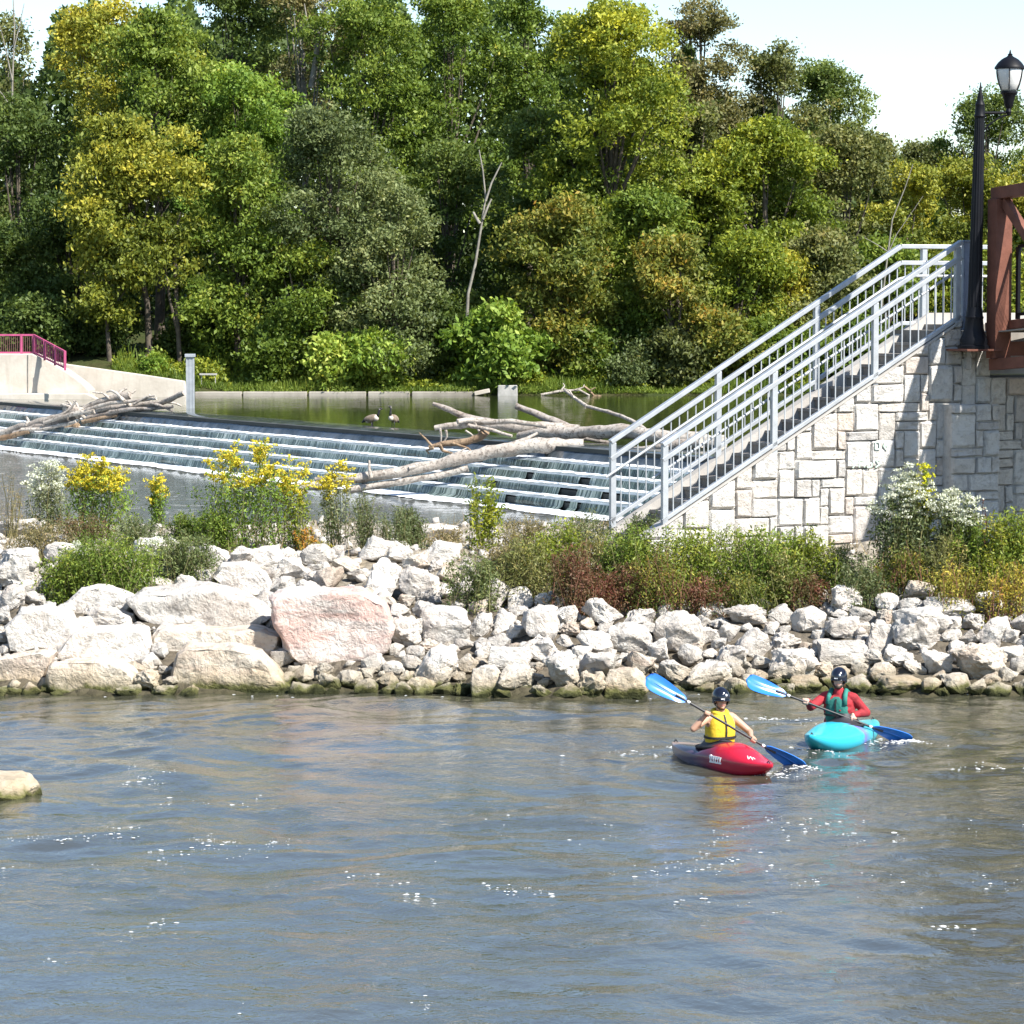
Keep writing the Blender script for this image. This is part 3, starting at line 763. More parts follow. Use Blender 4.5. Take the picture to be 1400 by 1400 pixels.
# splashes at the blades and bows
for (px, py, n, sp) in ((1100, 1052, 60, .12), (1075, 1056, 40, .20), (1245, 1016, 90, .10), (1215, 1017, 60, .20), (1062, 1060, 50, .10), (1098, 1024, 34, .10), (925, 1022, 40, .10), (1130, 1030, 26, .2), (1060, 985, 50, .28), (880, 1030, 26, .30)):
    p = atz(px, py, 0)
    for _ in range(n): fleck(p.x + rf.normal() * sp, p.y + rf.normal() * sp * .8, float(np.clip(rf.lognormal(-4.7, .5), .005, .022)))
for x in range(0, 1400, 7):
    for _ in range(2):
        if rf.uniform() < .05: 
            p = atz(x + rf.normal() * 5, 950 + abs(rf.normal()) * 5, 0); fleck(p.x, p.y, .015)
V = np.array(FV)
me = bpy.data.meshes.new('foam'); me.from_pydata(FV, [], [f[:3] for f in FF]); me.materials.append(M['foam']); me.shade_smooth()
tag(link('foam', me), kind='stuff')
# ================================================================== STAIR, WALL, RAILINGS
UP = Vector((0, 0, 1))
SU = Vector((cos(radians(20)), sin(radians(20)), 0)); SW = Vector((-sin(radians(20)), cos(radians(20)), 0))
SP = at(909, 722, 48); SP.z = 0
def st(s, w, z): return SP + SU * s + SW * w + UP * z
SL = .612; WID = 2.3
def prism(g, prof, w0, w1, tint=0.):
    n = len(prof); V = [st(s, w0, z) for s, z in prof] + [st(s, w1, z) for s, z in prof]
    F = [tuple(range(n)), tuple(range(2 * n - 1, n - 1, -1))] + [(i + n, (i + 1) % n + n, (i + 1) % n, i) for i in range(n)]
    return g.add(V, F, tint)

wall = empty('stone_wall', st(2.5, 0, 1.3), 'abutment wall of pale irregular split stone below the stairs and bridge', 'wall')
def stone_patch(s0, s1, z0, z1, w, clip=None, seed=1, cell=.155, ret=None):
    """random ashlar on the plane w; clip = (s, z, slope) keeps what lies below the sloping line"""
    r = random.Random(seed); nx = int(round((s1 - s0) / cell)); nz = int(round((z1 - z0) / cell))
    cx, cz = (s1 - s0) / nx, (z1 - z0) / nz
    used = [[False] * nz for _ in range(nx)]; bm = bmesh.new(); tl = bm.verts.layers.float.new('tint')
    shapes = [(4, 2), (5, 2), (3, 2), (4, 3), (3, 1), (5, 3), (3, 3), (4, 1), (6, 2), (2, 3), (2, 2), (5, 1), (3, 4)]
    for j in range(nz):
        for i in range(nx):
            if used[i][j]: continue
            cand = shapes[:]; r.shuffle(cand); cand += [(1, 2), (2, 1), (1, 1)]
            for a, b in cand:
                if i + a <= nx and j + b <= nz and not any(used[p][q] for p in range(i, i + a) for q in range(j, j + b)): break
            for p in range(i, i + a):
                for q in range(j, j + b): used[p][q] = True
            g_ = .0065; A0, A1 = s0 + i * cx + g_, s0 + (i + a) * cx - g_; C0, C1 = z0 + j * cz + g_, z0 + (j + b) * cz - g_
            prot = r.uniform(.0, .045); tint = r.random(); grid_ = []
            for v in range(5):
                row = []
                for u in range(5):
                    fu = (0, .06, .5, .94, 1)[u]; fv = (0, .08, .5, .92, 1)[v]
                    edge = u in (0, 4) or v in (0, 4)
                    d = 0 if edge else prot + .018 + r.uniform(-.014, .014)
                    js = r.uniform(-.009, .009)
                    vt = bm.verts.new(st(A0 + (A1 - A0) * fu + js, w - d, C0 + (C1 - C0) * fv + r.uniform(-.009, .009))); vt[tl] = tint; row.append(vt)
                grid_.append(row)
            for v in range(4):
                for u in range(4): bm.faces.new((grid_[v][u], grid_[v][u + 1], grid_[v + 1][u + 1], grid_[v + 1][u]))
            back = [bm.verts.new(st(A, w + .06, C)) for A, C in ((A0, C0), (A1, C0), (A1, C1), (A0, C1))]
            for q in back: q[tl] = tint
            for ring, (p, q) in (([grid_[0][u] for u in range(5)], (0, 1)), ([grid_[v][4] for v in range(5)], (1, 2)), ([grid_[4][4 - u] for u in range(5)], (2, 3)), ([grid_[4 - v][0] for v in range(5)], (3, 0))):
                bm.faces.new(list(reversed(ring)) + [back[p], back[q]])
    if clip:
        s_, z_, m_ = clip
        bmesh.ops.bisect_plane(bm, geom=list(bm.verts) + list(bm.edges) + list(bm.faces), plane_co=st(s_, 0, z_), plane_no=(UP - SU * m_).normalized(), clear_outer=True)
    me = bpy.data.meshes.new('stone_facing'); bm.to_mesh(me); bm.free(); me.materials.append(M['stone'])
    return link('stone_facing', me, wall)
ZW0 = 1.915
stone_patch(-.30, 5.46, .75, 5.30, 0, clip=(0, ZW0, SL), seed=4)
stone_patch(5.46, 6.02, .75, 5.10, 0, seed=6)
stone_patch(6.02, 10.4, .75, 4.30, 0, seed=9)
g = Geo(); prism(g, [(-.30, .3), (5.45, .3), (5.45, ZW0 + SL * 5.45 - .01), (-.30, ZW0 - SL * .3 - .01)], .03, .30)
prism(g, [(5.4501, .3), (6.02, .3), (6.02, 5.10), (5.4501, 5.10)], .031, 2.6)
prism(g, [(6.0201, .3), (10.4, .3), (10.4, 4.3), (6.0201, 4.3)], .032, 1.4)
g.build('mortar_core', M['mortar'], wall)
# pilaster with its own stone face and flank
pil = stone_patch(5.10, 6.02, .75, 3.86, -.34, seed=12, cell=.15)
g = Geo(); prism(g, [(5.115, .3), (6.005, .3), (6.005, 3.85), (5.115, 3.85)], -.31, -.001); g.build('pilaster_core', M['stone'], wall)
# faint paint scrawl
g = Geo(); rg = random.Random(2)
for (px, py, txt) in ((1164, 634, 'ynbs'), (1197, 610, 'oe')):
    for k, ch in enumerate(txt):
        x0 = px + 11 * k
        strokes = {'y': [(0, 6, 4, 0), (8, 6, 2, -6)], 'n': [(0, -5, 0, 5), (0, 5, 7, 4), (7, 4, 7, -5)], 'b': [(0, 7, 0, -5), (0, -5, 6, -4), (6, -4, 6, 1), (6, 1, 0, 1)], 's': [(7, 5, 1, 4), (1, 4, 6, -1), (6, -1, 0, -5)],
                   'o': [(0, 6, 6, 6), (6, 6, 6, -4), (6, -4, 0, -4), (0, -4, 0, 6)], 'e': [(0, 0, 6, 1), (6, 1, 3, 6), (3, 6, 0, 0), (0, 0, 5, -5)]}[ch]
        for (a, b, c, d) in strokes:
            P = []
            for (u, v) in ((a, b), (c, d)):
                r0 = ray(x0 + u, py - v); nn = -SW; t = (SP - SW * -.0 - SW * .060 - Vector((0, 0, CAMH))).dot(nn) / r0.dot(nn); P.append(Vector((0, 0, CAMH)) + r0 * t)
            g.bar(P[0], P[1], .004, .024, UP)
g.build('paint_scrawl', M['graffiti'], wall)

stairs = empty('staircase', st(0, 1.1, 1.4), 'concrete staircase climbing from the gravel bank to the bridge', 'stairs')
for i in range(-3, 18):
    g = Geo(); s0 = .645 + .31 * i; z1 = 2.03 + .19 * i
    prism(g, [(s0 + .015, z1 - .36), (s0 + .33, z1 - .36), (s0 + .33, z1 - .05), (s0 + .3301, z1), (s0 - .012, z1), (s0 - .012, z1 - .05), (s0 + .015, z1 - .055)], .302, WID - .14)
    if i < 17: g.build('step', M['stairconcrete'], stairs)
g = Geo(); prism(g, [(5.9, 4.3), (6.01, 4.3), (6.01, 4.9), (8.2, 4.9), (8.2, 5.20), (5.9, 5.20)], .302, WID - .141); g.build('landing', M['stairconcrete'], stairs)
g = Geo(); prism(g, [(-.55, 1.15), (5.6, 4.3), (8.2, 4.3), (8.2, 5.40), (6.0, 5.40), (5.62, 1.69 + SL * 5.62), (-.30, 1.73 + SL * -.30), (-.55, 1.45)], WID - .14, WID + .12); g.build('curb', M['curb'], stairs)
g = Geo(); prism(g, [(-.9, .3), (8.2, .3), (8.2, 4.29), (5.6, 4.29), (-.9, 1.0)], WID - .10, WID + .08); g.build('back_wall', M['curb'], stairs)
g = Geo(); prism(g, [(-.42, ZW0 - SL * .42 + .004), (5.45, ZW0 + SL * 5.45 + .004), (5.45, ZW0 + SL * 5.45 + .045), (-.42, ZW0 - SL * .42 + .045)], -.05, .31); g.build('wall_coping', M['curb'], wall)

def railing(name, label, w, zt, zm, zb, sp, send, posts, hand, landing=None, foot=.35):
    r = empty(name, st(0, w, zb - foot), label, 'railing', 'pair of stair railings')
    L = lambda z: [st(-.045, w, z + SL * -.045), st(send, w, z + SL * send)]
    for nm, z, a, b in (('top_rail', zt, .13, .075), ('middle_rail', zm, .11, .075), ('bottom_rail', zb, .10, .065)):
        g = Geo(); p, q = L(z); g.bar(p, q, a, b)
        if landing: g.bar(q - SU * .0, st(landing, w, q.z), a, b)
        g.build(nm, M['steel'], r, bevel=.008)
    for s in posts:
        g = Geo(); hz = zt + SL * min(s, send) - .038; g.bar(st(s, w, zb + SL * min(s, send) - (foot if s <= .01 else .17)), st(s, w, hz), .10, .10, SU)
        g.build('post', M['steel'], r, bevel=.008)
    s = .155 * 1.0
    end = landing or send
    while s < end - .05:
        if all(abs(s - p) > .07 for p in posts):
            k = min(s, send)
            g = Geo(); g.bar(st(s, w, zb + SL * k + .03), st(s, w, zm + SL * k - .03), .018, .018, SU); g.build('baluster', M['steel'], r)
        s += .155
    g = Geo(); wh = w + (.12 if hand > 0 else -.12)
    P = [st(-.17, wh, hand_z(zm) - SL * .17), st(send - .1, wh, hand_z(zm) + SL * (send - .1))]
    if landing: P += [st(send + .15, wh, P[1].z + .06), st(landing, wh, P[1].z + .06)]
    g.tube(P, .024, 8); g.build('handrail', M['steel'], r, smooth=40)
    for s in posts[:-1]:
        g = Geo(); k = hand_z(zm) + SL * s; g.tube([st(s, w, k - .06), st(s, (w + wh) / 2, k - .07), st(s, wh, k - .01)], .011, 6); g.build('handrail_bracket', M['steeldark'], r, smooth=40)
    return r
hand_z = lambda zm: zm - .23
railing('stair_railing', 'grey steel stair railing on the stone wall side, nearer the river channel', 0.02, 3.27, 3.02, 2.02, -.04, 5.45, [0, 1.97, 3.83, 5.38], 1, foot=.34)
railing('stair_railing', 'grey steel stair railing on the weir side, bending level at the landing', WID, 3.22, 2.93, 1.86, -.04, 5.48, [0, 1.97, 3.85, 5.95, 7.55], -1, landing=7.6, foot=.26)
np_ = empty('newel_post', st(5.56, 0.0, 5.1), 'broad grey steel post ending the railing beside the lamp', 'post')
g = Geo(); g.box(st(5.60, .05, 5.86), (.21, .10, 1.50), Matrix((SU, SW, UP)).transposed()); g.build('plate', M['steeldark'], np_, bevel=.01)
g = Geo(); g.box(st(5.60, .05, 6.62), (.25, .14, .03), Matrix((SU, SW, UP)).transposed()); g.build('cap', M['steeldark'], np_, bevel=.006)
g = Geo(); g.box(st(5.60, .05, 5.125), (.30, .20, .03), Matrix((SU, SW, UP)).transposed()); g.build('foot_plate', M['steeldark'], np_, bevel=.006)

# ================================================================== LAMP
LB = at(1331, 478, 49.45); LB.z = 4.80
lamp = empty('street_lamp', LB, 'black lamp post with an acorn globe beside the bridge', 'street lamp')
RL = Matrix.Rotation(radians(.9), 3, 'Y')
Zt = lambda py: (LB.z + (478 - py) * 49.45 / FPX) - LB.z
def LP(r, z): return (r, z)
def lbuild(nm, prof, off, mat, n=20, smooth=35):
    g = Geo(); g.lathe(prof, LB + RL @ Vector(off), n, RL); return g.build(nm, mat, lamp, smooth=smooth)
lbuild('base', [(.27, 0), (.27, .05), (.235, .07), (.235, .16), (.20, .22), (.165, .34), (.15, .50), (.16, .53), (.145, .56), (.128, .70)], (0, 0, 0), M['blackmetal'])
# fluted shaft
g = Geo(); V = []; n = 32; zs = [.70, 1.5, 2.4, 3.3, Zt(165)]; rs = [.122, .112, .102, .092, .083]
for z, r in zip(zs, rs):
    for k in range(n):
        a = 2 * pi * k / n; q = r * (1 - (.10 if k % 2 else 0)); V.append(LB + RL @ Vector((q * cos(a), q * sin(a), z)))
F = [(i * n + k, i * n + (k + 1) % n, (i + 1) * n + (k + 1) % n, (i + 1) * n + k) for i in range(4) for k in range(n)]
g.add(V, F); g.build('shaft', M['blackmetal'], lamp, smooth=60)
zt = Zt(165)
lbuild('finial', [(.085, zt), (.10, zt + .03), (.085, zt + .07), (.08, zt + .20), (.085, zt + .22), (.05, zt + .30), (.055, zt + .34), (.03, zt + .42), (.008, zt + .58), (.001, zt + .60)], (0, 0, 0), M['blackmetal'])
ax = (1382 - 1343) * 49.45 / FPX
g = Geo(); za = Zt(158)
g.tube([LB + RL @ Vector((.05, 0, za)), LB + RL @ Vector((ax + .02, 0, za + .01))], .022, 8)
P = [LB + RL @ Vector((.06 + ax * u, 0, za - .02 - .24 * (1 - u) ** 2 * 1.2)) for u in (0, .25, .5, .75, .95)]
g.tube(P, .015, 8); g.build('arm', M['blackmetal'], lamp, smooth=40)
lo = (ax, 0, 0); z = lambda py: Zt(py)
lbuild('neck', [(.03, z(160)), (.05, z(156)), (.035, z(152)), (.07, z(148)), (.085, z(142)), (.11, z(134)), (.145, z(131)), (.145, z(128.5))], lo, M['blackmetal'])
lbuild('globe', [(.10, z(129)), (.145, z(126)), (.185, z(119)), (.215, z(110)), (.228, z(103)), (.225, z(98)), (.20, z(95))], lo, M['globe'], 24, 180)
lbuild('cap', [(.20, z(100)), (.255, z(98.5)), (.255, z(96.5)), (.235, z(94)), (.20, z(90)), (.14, z(85.5)), (.10, z(83.5)), (.06, z(82)), (.035, z(80)), (.045, z(79)), (.02, z(77.5)), (.012, z(74)), (.001, z(72))], lo, M['blackmetal'], 24)
for k in range(6):
    a = k * pi / 3 + .35; g = Geo()
    g.tube([LB + RL @ Vector((ax + (r + .008) * cos(a), (r + .008) * sin(a), q)) for r, q in ((.145, z(127)), (.19, z(119)), (.22, z(110)), (.235, z(102)), (.235, z(97)))], .009, 6)
    g.build('cage_rib', M['blackmetal'], lamp)
ledge = empty('lamp_shelf', LB - UP * .03, 'thin rusty steel plate carrying the lamp post on the wall', 'shelf')
g = Geo(); g.box(LB + Vector((-.02, .16, -.02)), (.66, .95, .035), Matrix((SU, SW, UP)).transposed()); g.build('plate', M['rustpaint'], ledge, bevel=.004)
g = Geo(); prism(g, [(5.53, 4.45), (5.55, 4.45), (5.55, 4.757), (5.53, 4.757)], -.20, .03); g.build('bracket', M['stone'], ledge)

# ================================================================== BRIDGE
BP = Vector((at(1366, 400, 49.45).x, 49.45, 0)); BU = Vector((.5, -.866, 0)); BR = Vector((.866, .5, 0))
def br(t, r, z): return BP + BU * t + BR * r + UP * (z + .075 * t - .0019 * t * t)
BL = 20.8; NP = 8; PL = BL / NP
bridge = empty('footbridge', br(0, 1.6, 4.4), 'red brown steel truss footbridge leaving the top of the stairs', 'bridge')
def seg_bar(g, r, z, wd_, ht, t0=0., t1=BL, n=16):
    for i in range(n): g.bar(br(t0 + (t1 - t0) * i / n, r, z), br(t0 + (t1 - t0) * (i + 1) / n, r, z), wd_, ht)
for r in (0., 3.3):
    for nm, z, ht in (('top_chord', 7.41, .20), ('bottom_chord', 4.54, .19), ('edge_beam', 5.20, .15)):
        g = Geo(); seg_bar(g, r + (.0 if nm != 'edge_beam' else (.16 if r == 0 else -.16)), z, .22 if nm != 'edge_beam' else .10, ht, -.12 if nm != 'edge_beam' else -.5); g.build(nm, M['rustpaint'], bridge, bevel=.006)
    for i in range(NP + 1):
        g = Geo(); k = .34 if i in (0, NP) else .16
        g.bar(br(i * PL, r, 4.64), br(i * PL, r, 7.31), k, .24 if i in (0, NP) else .16, BU); g.build('end_post' if i in (0, NP) else 'upright', M['rustpaint'], bridge, bevel=.006)
        if i < NP:
            g = Geo(); a, b = (7.27, 4.68)
            g.bar(br(i * PL + .12, r, a), br((i + 1) * PL - .10, r, b), .13, .15); g.build('diagonal', M['rustpaint'], bridge, bevel=.005)
for i in range(NP + 1):
    g = Geo(); g.bar(br(i * PL, .11, 4.80), br(i * PL, 3.19, 4.80), .14, .24); g.build('floor_beam', M['rustpaint'], bridge)
g = Geo()
for q in range(1, 6):
    seg_bar(g, .3 + q * .45, 5.01, .08, .14, 0, BL, 8)
g.build('stringers', M['rustpaint'], bridge).name = 'stringer'
g = Geo(); k = 0
while k * .145 < BL:
    t = -.5 + k * .145; g.bar(br(t, .23, 5.13), br(t, 3.07, 5.13), .138, .05); k += 1
g.build('deck_board', M['planks'], bridge)
g = Geo(); seg_bar(g, -.0, 5.085, .20, .02, 0, BL); g.build('kick_flange', M['stairconcrete'], bridge)  # paler than the bridge steel: sun caught by the flange, put into its colour
g = Geo(); g.bar(br(.02, .02, 5.06), br(.0, -.18, 4.64), .05, .05); g.build('knee_brace', M['rustpaint'], bridge)
for r, mt, z0, z1, nm in ((.20, 'blackmetal', 5.36, 6.50, 'black'), (3.05, 'steel', 5.36, 6.50, 'grey')):
    f = empty('bridge_railing', br(.3, r, 5.28), 'black framed wire mesh railing on the near side of the footbridge' if nm == 'black' else 'grey barred railing on the far side of the footbridge', 'railing')
    for rn, z in (('top_rail', z1), ('bottom_rail', z0)):
        g = Geo(); seg_bar(g, r, z, .05, .05, .25, BL - .3, 10); g.build(rn, M[mt], f)
    if nm == 'grey':
        g = Geo(); seg_bar(g, r, 6.28, .05, .10, .25, BL - .3, 10); g.build('middle_rail', M[mt], f)
    t = .25; k = 0
    while t < BL - .2:
        g = Geo(); g.bar(br(t, r, z0 - .08), br(t, r, z1), .06 if nm == 'black' else .10, .06 if nm == 'black' else .08, BU); g.build('post', M[mt], f); t += 1.45
    g = Geo(); tt = .3
    while tt < 9.0:
        if nm == 'black':
            for sg in (1, -1):
                a, b = (tt, tt + (z1 - z0) * .6) if sg > 0 else (tt + (z1 - z0) * .6, tt)
                g.tube([br(a, r, z0), br(b, r, z1)], .0035, 4, cap=False)
            tt += .075
        else: g.bar(br(tt, r, z0), br(tt, r, z1 - .2), .016, .016, BU); tt += .14
    g.build('wire_mesh' if nm == 'black' else 'bar_infill', M['mesh_wire'] if nm == 'black' else M[mt], f)

# ================================================================== FAR BANK CONCRETE
def face_wall(name, pts, D, thick, label, cat, mat, back=Vector((0, 1, 0)), par=None, slope=0.):
    """a wall whose outline is given by photo pixels on a plane about D metres off (slope: metres of depth per metre to the right)"""
    P = []
    for px, py in pts:
        d = D
        for _ in range(4): d = D + slope * at(px, py, d).x
        P.append(at(px, py, d))
    n = len(P); g = Geo(); V = P + [p + back * thick for p in P]
    F = [tuple(range(n)), tuple(range(2 * n - 1, n - 1, -1))] + [(i + n, (i + 1) % n + n, (i + 1) % n, i) for i in range(n)]
    g.add(V, F); o = g.build(name, mat, par, bevel=.03)
    if label: tag(o, label, cat)
    return o
ab = empty('abutment_wall', at(20, 545, 112), 'tall pale concrete abutment at the far end of the weir, stained and jointed', 'wall')
face_wall('wall_face', [(-220, 484), (44, 484), (60, 491), (90, 508), (112, 524), (122, 534), (122, 552), (-220, 552)], 112.2, 1.6, None, None, M['concrete'], par=ab)
face_wall('footing', [(-220, 538), (118, 538), (134, 546), (134, 556), (-220, 556)], 111.6, .55, None, None, M['concrete'], par=ab)
g = Geo(); a, b = at(38, 485, 112.19), at(38, 537, 112.19); g.bar(a, b, .03, .02, Vector((0, 1, 0))); g.build('joint', M['mortar'], ab)
face_wall('wing_wall', [(60, 491), (92, 498), (150, 506), (200, 513), (252, 521), (256, 546), (60, 546)], 114.3, .4, 'low pale concrete wing wall sloping down to the grey pile in the pool', 'wall', M['concrete'])
rl = empty('safety_railing', at(44, 484, 112.6), 'pink painted railing on top of the tall concrete abutment', 'railing')
def rail_run(pts_top, pts_bot, D, nb, barmat, ends):
    for nm, pts, h in (('top_rail', pts_top, .07), ('bottom_rail', pts_bot, .06)):
        g = Geo(); g.bar(at(*pts[0], D[0]), at(*pts[1], D[1]), .06, h); g.build(nm, M['pinkpaint'], rl)
    g = Geo()
    for k in range(1, nb):
        u = k / nb; a = at(*pts_top[0], D[0]).lerp(at(*pts_top[1], D[1]), u); b = at(*pts_bot[0], D[0]).lerp(at(*pts_bot[1], D[1]), u)
        g.bar(a, b, .022, .022, Vector((0, 1, 0)))
    g.build('bar_infill', barmat, rl)
    for u in ends:
        a = at(*pts_top[0], D[0]).lerp(at(*pts_top[1], D[1]), u); b = at(*pts_bot[0], D[0]).lerp(at(*pts_bot[1], D[1]), u)
        g = Geo(); g.bar(a + UP * .03, b - UP * .10, .08, .08, Vector((0, 1, 0))); g.build('post', M['pinkpaint'], rl)
rail_run([(-120, 458), (46, 458)], [(-120, 482), (46, 482)], (112.6, 112.6), 60, M['pinkdark'], (.1, .45, .90, 1))
rail_run([(46, 458), (89, 481)], [(46, 482), (89, 503)], (112.6, 110.9), 20, M['pinkpaint'], (.35, .68, 1.))
gp = at(260.5, 556, 101.5); pile = empty('pool_pile', Vector((gp.x, gp.y, Z_POOL)), 'grey steel pile with a flat cap standing in the pool at the weir end', 'post')
sc = 101.5 / FPX; ztop = at(260, 488, 101.5).z
g = Geo(); h = ztop - 1.0
for dx, wx, dy in ((0, .05, .22), (-.11, .045, .30), (.11, .045, .30)): g.box((gp.x + dx, gp.y, 1.0 + h / 2), (wx, dy if dx else .3, h))
g.box((gp.x, gp.y - .13, 1.0 + h / 2), (.17, .02, h)); g.build('shaft', M['steel'], pile)
g = Geo(); g.box((gp.x, gp.y, ztop + .05), (.34, .40, .11)); g.build('cap', M['steel'], pile, bevel=.01)
bd = at(283, 512, 116.5); g = Geo(); g.box((bd.x, bd.y + .5, bd.z), (.70, .06, .07)); g.box((bd.x - .28, bd.y + .56, bd.z - .20), (.03, .03, .42)); g.box((bd.x + .28, bd.y + .56, bd.z - .20), (.03, .03, .42))
tag(g.build('bank_board', M['planks']), 'short pale board on stakes in the grass beside the grey pile', 'board')
M['oldconcrete'] = concrete('weathered kerb concrete', (.36, .33, .28), (.17, .15, .12), .7)
KERBS = [(266, 330, 'beside the grey pile'), (332, 419, 'second along from the grey pile'), (422, 500, 'below the bright lime shrub'), (503, 560, 'behind the geese'), (563, 648, 'ending next to the tipped slab')]
for a, b, q in KERBS:
    A, Bq = at(a, 536.5, 116.2), at(b, 536.5, 116.2)
    g = Geo(); g.box(((A.x + Bq.x) / 2, 116.2 + .25, 2.02), (Bq.x - A.x, .5, .26)); 
    tag(g.build('kerb_block', M['oldconcrete'], bevel=.03), 'long low concrete kerb along the far waterline, ' + q, 'kerb', 'kerb blocks along the far waterline')
A = at(659, 535, 116.1); g = Geo(); g.box((A.x, 116.2, 2.14), (.62, .4, .16), Matrix.Rotation(radians(-12), 3, 'Y'))
tag(g.build('tipped_slab', M['concrete'], bevel=.02), 'small tipped concrete slab on the far waterline between the kerb and the grey block', 'slab')
A = at(694, 536, 116.2); g = Geo(); g.box((A.x, 116.4, 2.16), (.80, .55, .50), taper=.96)
tag(g.build('concrete_block', M['planks'], bevel=.03), 'grey concrete block on the far waterline beneath the broad-leaved shrub', 'block')

# ================================================================== DRIFTWOOD
def log(label, pts, D, r0, r1, mat='drift', twigs=(), n=9, name='driftwood_log', jag=.0, cat='log', group=None):
    """pts: photo pixels along the log, D: depth at both ends, r: radius in photo pixels at both ends"""
    N = len(pts); P = []; R = []
    for i, (px, py) in enumerate(pts):
        u = i / (N - 1); d = D[0] + (D[1] - D[0]) * u; P.append(at(px, py, d)); R.append((r0 + (r1 - r0) * u) * d / FPX)
    Q = []; S = []
    for i in range(N - 1):
        for k in range(5):
            u = k / 5; p = P[i].lerp(P[i + 1], u); rr = R[i] * (1 - u) + R[i + 1] * u
            j = mnoise.noise_vector(p * 1.9) * rr * .35; Q.append(p + j); S.append(rr * (1 + .22 * mnoise.noise(p * 4.1)))
    Q.append(P[-1]); S.append(R[-1])
    t = empty(name, Q[len(Q) // 2], label, cat, group) if twigs else None
    g = Geo(); g.tube(Q, S, n, jit=.10)
    o = g.build('trunk' if t else name, M[mat], t, smooth=70)
    if not t: tag(o, label, cat, group)
    for tw in twigs:
        tp, tr0, tr1 = tw; g = Geo(); m = len(tp); d = sum(D) / 2
        g.tube([at(px, py, d - .1 + .05 * i) + mnoise.noise_vector(Vector((px, py, i)) * .3) * .05 for i, (px, py) in enumerate(tp)], [(tr0 + (tr1 - tr0) * i / (m - 1)) * d / FPX for i in range(m)], 7)
        g.build('branch', M[mat], t, smooth=60)
    return t or o
log('long bleached log lying slantwise down all the weir steps, thickest at its broken upper end', [(396, 668), (440, 663), (490, 654), (560, 643), (620, 630), (680, 617), (735, 609), (797, 611)], (75.4, 74.6), 5, 11.5,
    twigs=[([(508, 652), (504, 640), (505, 630)], 3, 1.5), ([(690, 612), (720, 600), (735, 592)], 4, 2), ([(560, 640), (600, 628), (640, 612)], 3, 1)], n=12)
log('thinner bleached log pressed along the underside of the long slanting log', [(478, 670), (540, 660), (590, 652), (640, 640)], (75.2, 74.9), 5, 5)
log('heavy bleached log lying along the weir crest and passing behind the stair railing', [(712, 596), (745, 594), (800, 590), (850, 590), (900, 597), (990, 606)], (76.6, 72.5), 7, 11, n=12)
log('bleached trunk on the crest with a ragged split end and hanging roots', [(594, 586), (640, 579), (690, 582), (730, 584), (790, 590)], (77.0, 76.4), 4, 10,
    twigs=[([(625, 578), (640, 574), (670, 577)], 4, 4), ([(601, 586), (603, 597), (602, 606)], 2, 1), ([(610, 588), (612, 596), (607, 604)], 2, 1), ([(636, 588), (644, 594), (650, 600)], 1.5, .8), ([(648, 578), (655, 590), (668, 592)], 2, 1)])
log('pointed grey branch rising over the pool from the ragged crest trunk', [(592, 552), (615, 560), (640, 570), (680, 580)], (77.0, 76.8), 2.5, 6, 'driftgrey')
log('straight grey broken branch standing at a slant over the pool behind the crest logs', [(706, 555), (730, 565), (760, 577), (785, 588)], (77.4, 76.8), 4, 6, 'driftgrey')
log('long thin crooked branch arching from the far side over the pool to the stair railing', [(772, 533), (786, 544), (802, 555), (830, 563), (852, 570), (872, 580), (892, 595)], (78.5, 74.5), 2, 3.2, twigs=[([(786, 544), (778, 534), (770, 530)], 1.2, .6), ([(800, 553), (800, 559)], 1, .6)])
log('tan broken limb with a splintered upturned end, caught on the upper step', [(586, 612), (610, 606), (640, 604), (655, 598), (663, 590)], (76.0, 75.8), 3, 7, 'drifttan',
    twigs=[([(590, 610), (582, 600), (574, 592)], 2, .8), ([(592, 612), (585, 616), (588, 622)], 2, 1.2), ([(600, 608), (606, 617), (618, 620)], 3, 1.5), ([(620, 606), (640, 614), (652, 622)], 2, 1)])
log('smooth tan log lying on the steps behind the lowest railing post', [(788, 629), (812, 626), (850, 620), (900, 612), (960, 606)], (74.2, 71.5), 3.5, 7, 'drift')
log('short dark stick floating across the long log by the orange goldenrod', [(430, 655), (450, 652), (478, 655)], (75.0, 75.0), 3, 2, 'driftgrey')
PG = 'driftwood heap on the left weir crest'
log('pale thick log of the crest heap, reaching the grey pile with its forked end', [(96, 566), (140, 559), (180, 556), (220, 551), (252, 537)], (100.5, 97.5), 5, 3.5, twigs=[([(228, 550), (240, 552), (248, 556)], 2, 1), ([(205, 552), (207, 545), (204, 540)], 2, 1), ([(180, 556), (168, 545), (160, 538)], 3, 1.5)])
log('long pale log of the crest heap running down the steps to the bank side', [(-20, 592), (10, 590), (40, 580), (70, 573), (104, 564)], (102.5, 100.5), 4, 6, twigs=[([(36, 582), (38, 574), (36, 570)], 2.5, 1.5)])
log('lower pale log of the crest heap with a brown split underside', [(20, 594), (48, 584), (80, 576), (106, 570)], (101.6, 100.6), 5, 3, 'driftgrey')
log('thin pale log on top of the crest heap, nearest the concrete apron', [(110, 560), (135, 549), (160, 543), (178, 540)], (100.2, 99.5), 3, 6, 'drift', twigs=[([(160, 543), (166, 534), (174, 531)], 3, 1.5), ([(150, 546), (140, 538), (128, 537)], 2, 1), ([(170, 541), (182, 536), (186, 533)], 2, 1)])
log('grey knotted log in the middle of the crest heap above the dark hollow', [(120, 572), (150, 565), (185, 560), (215, 554)], (100.0, 98.6), 4, 3.5, 'driftgrey')
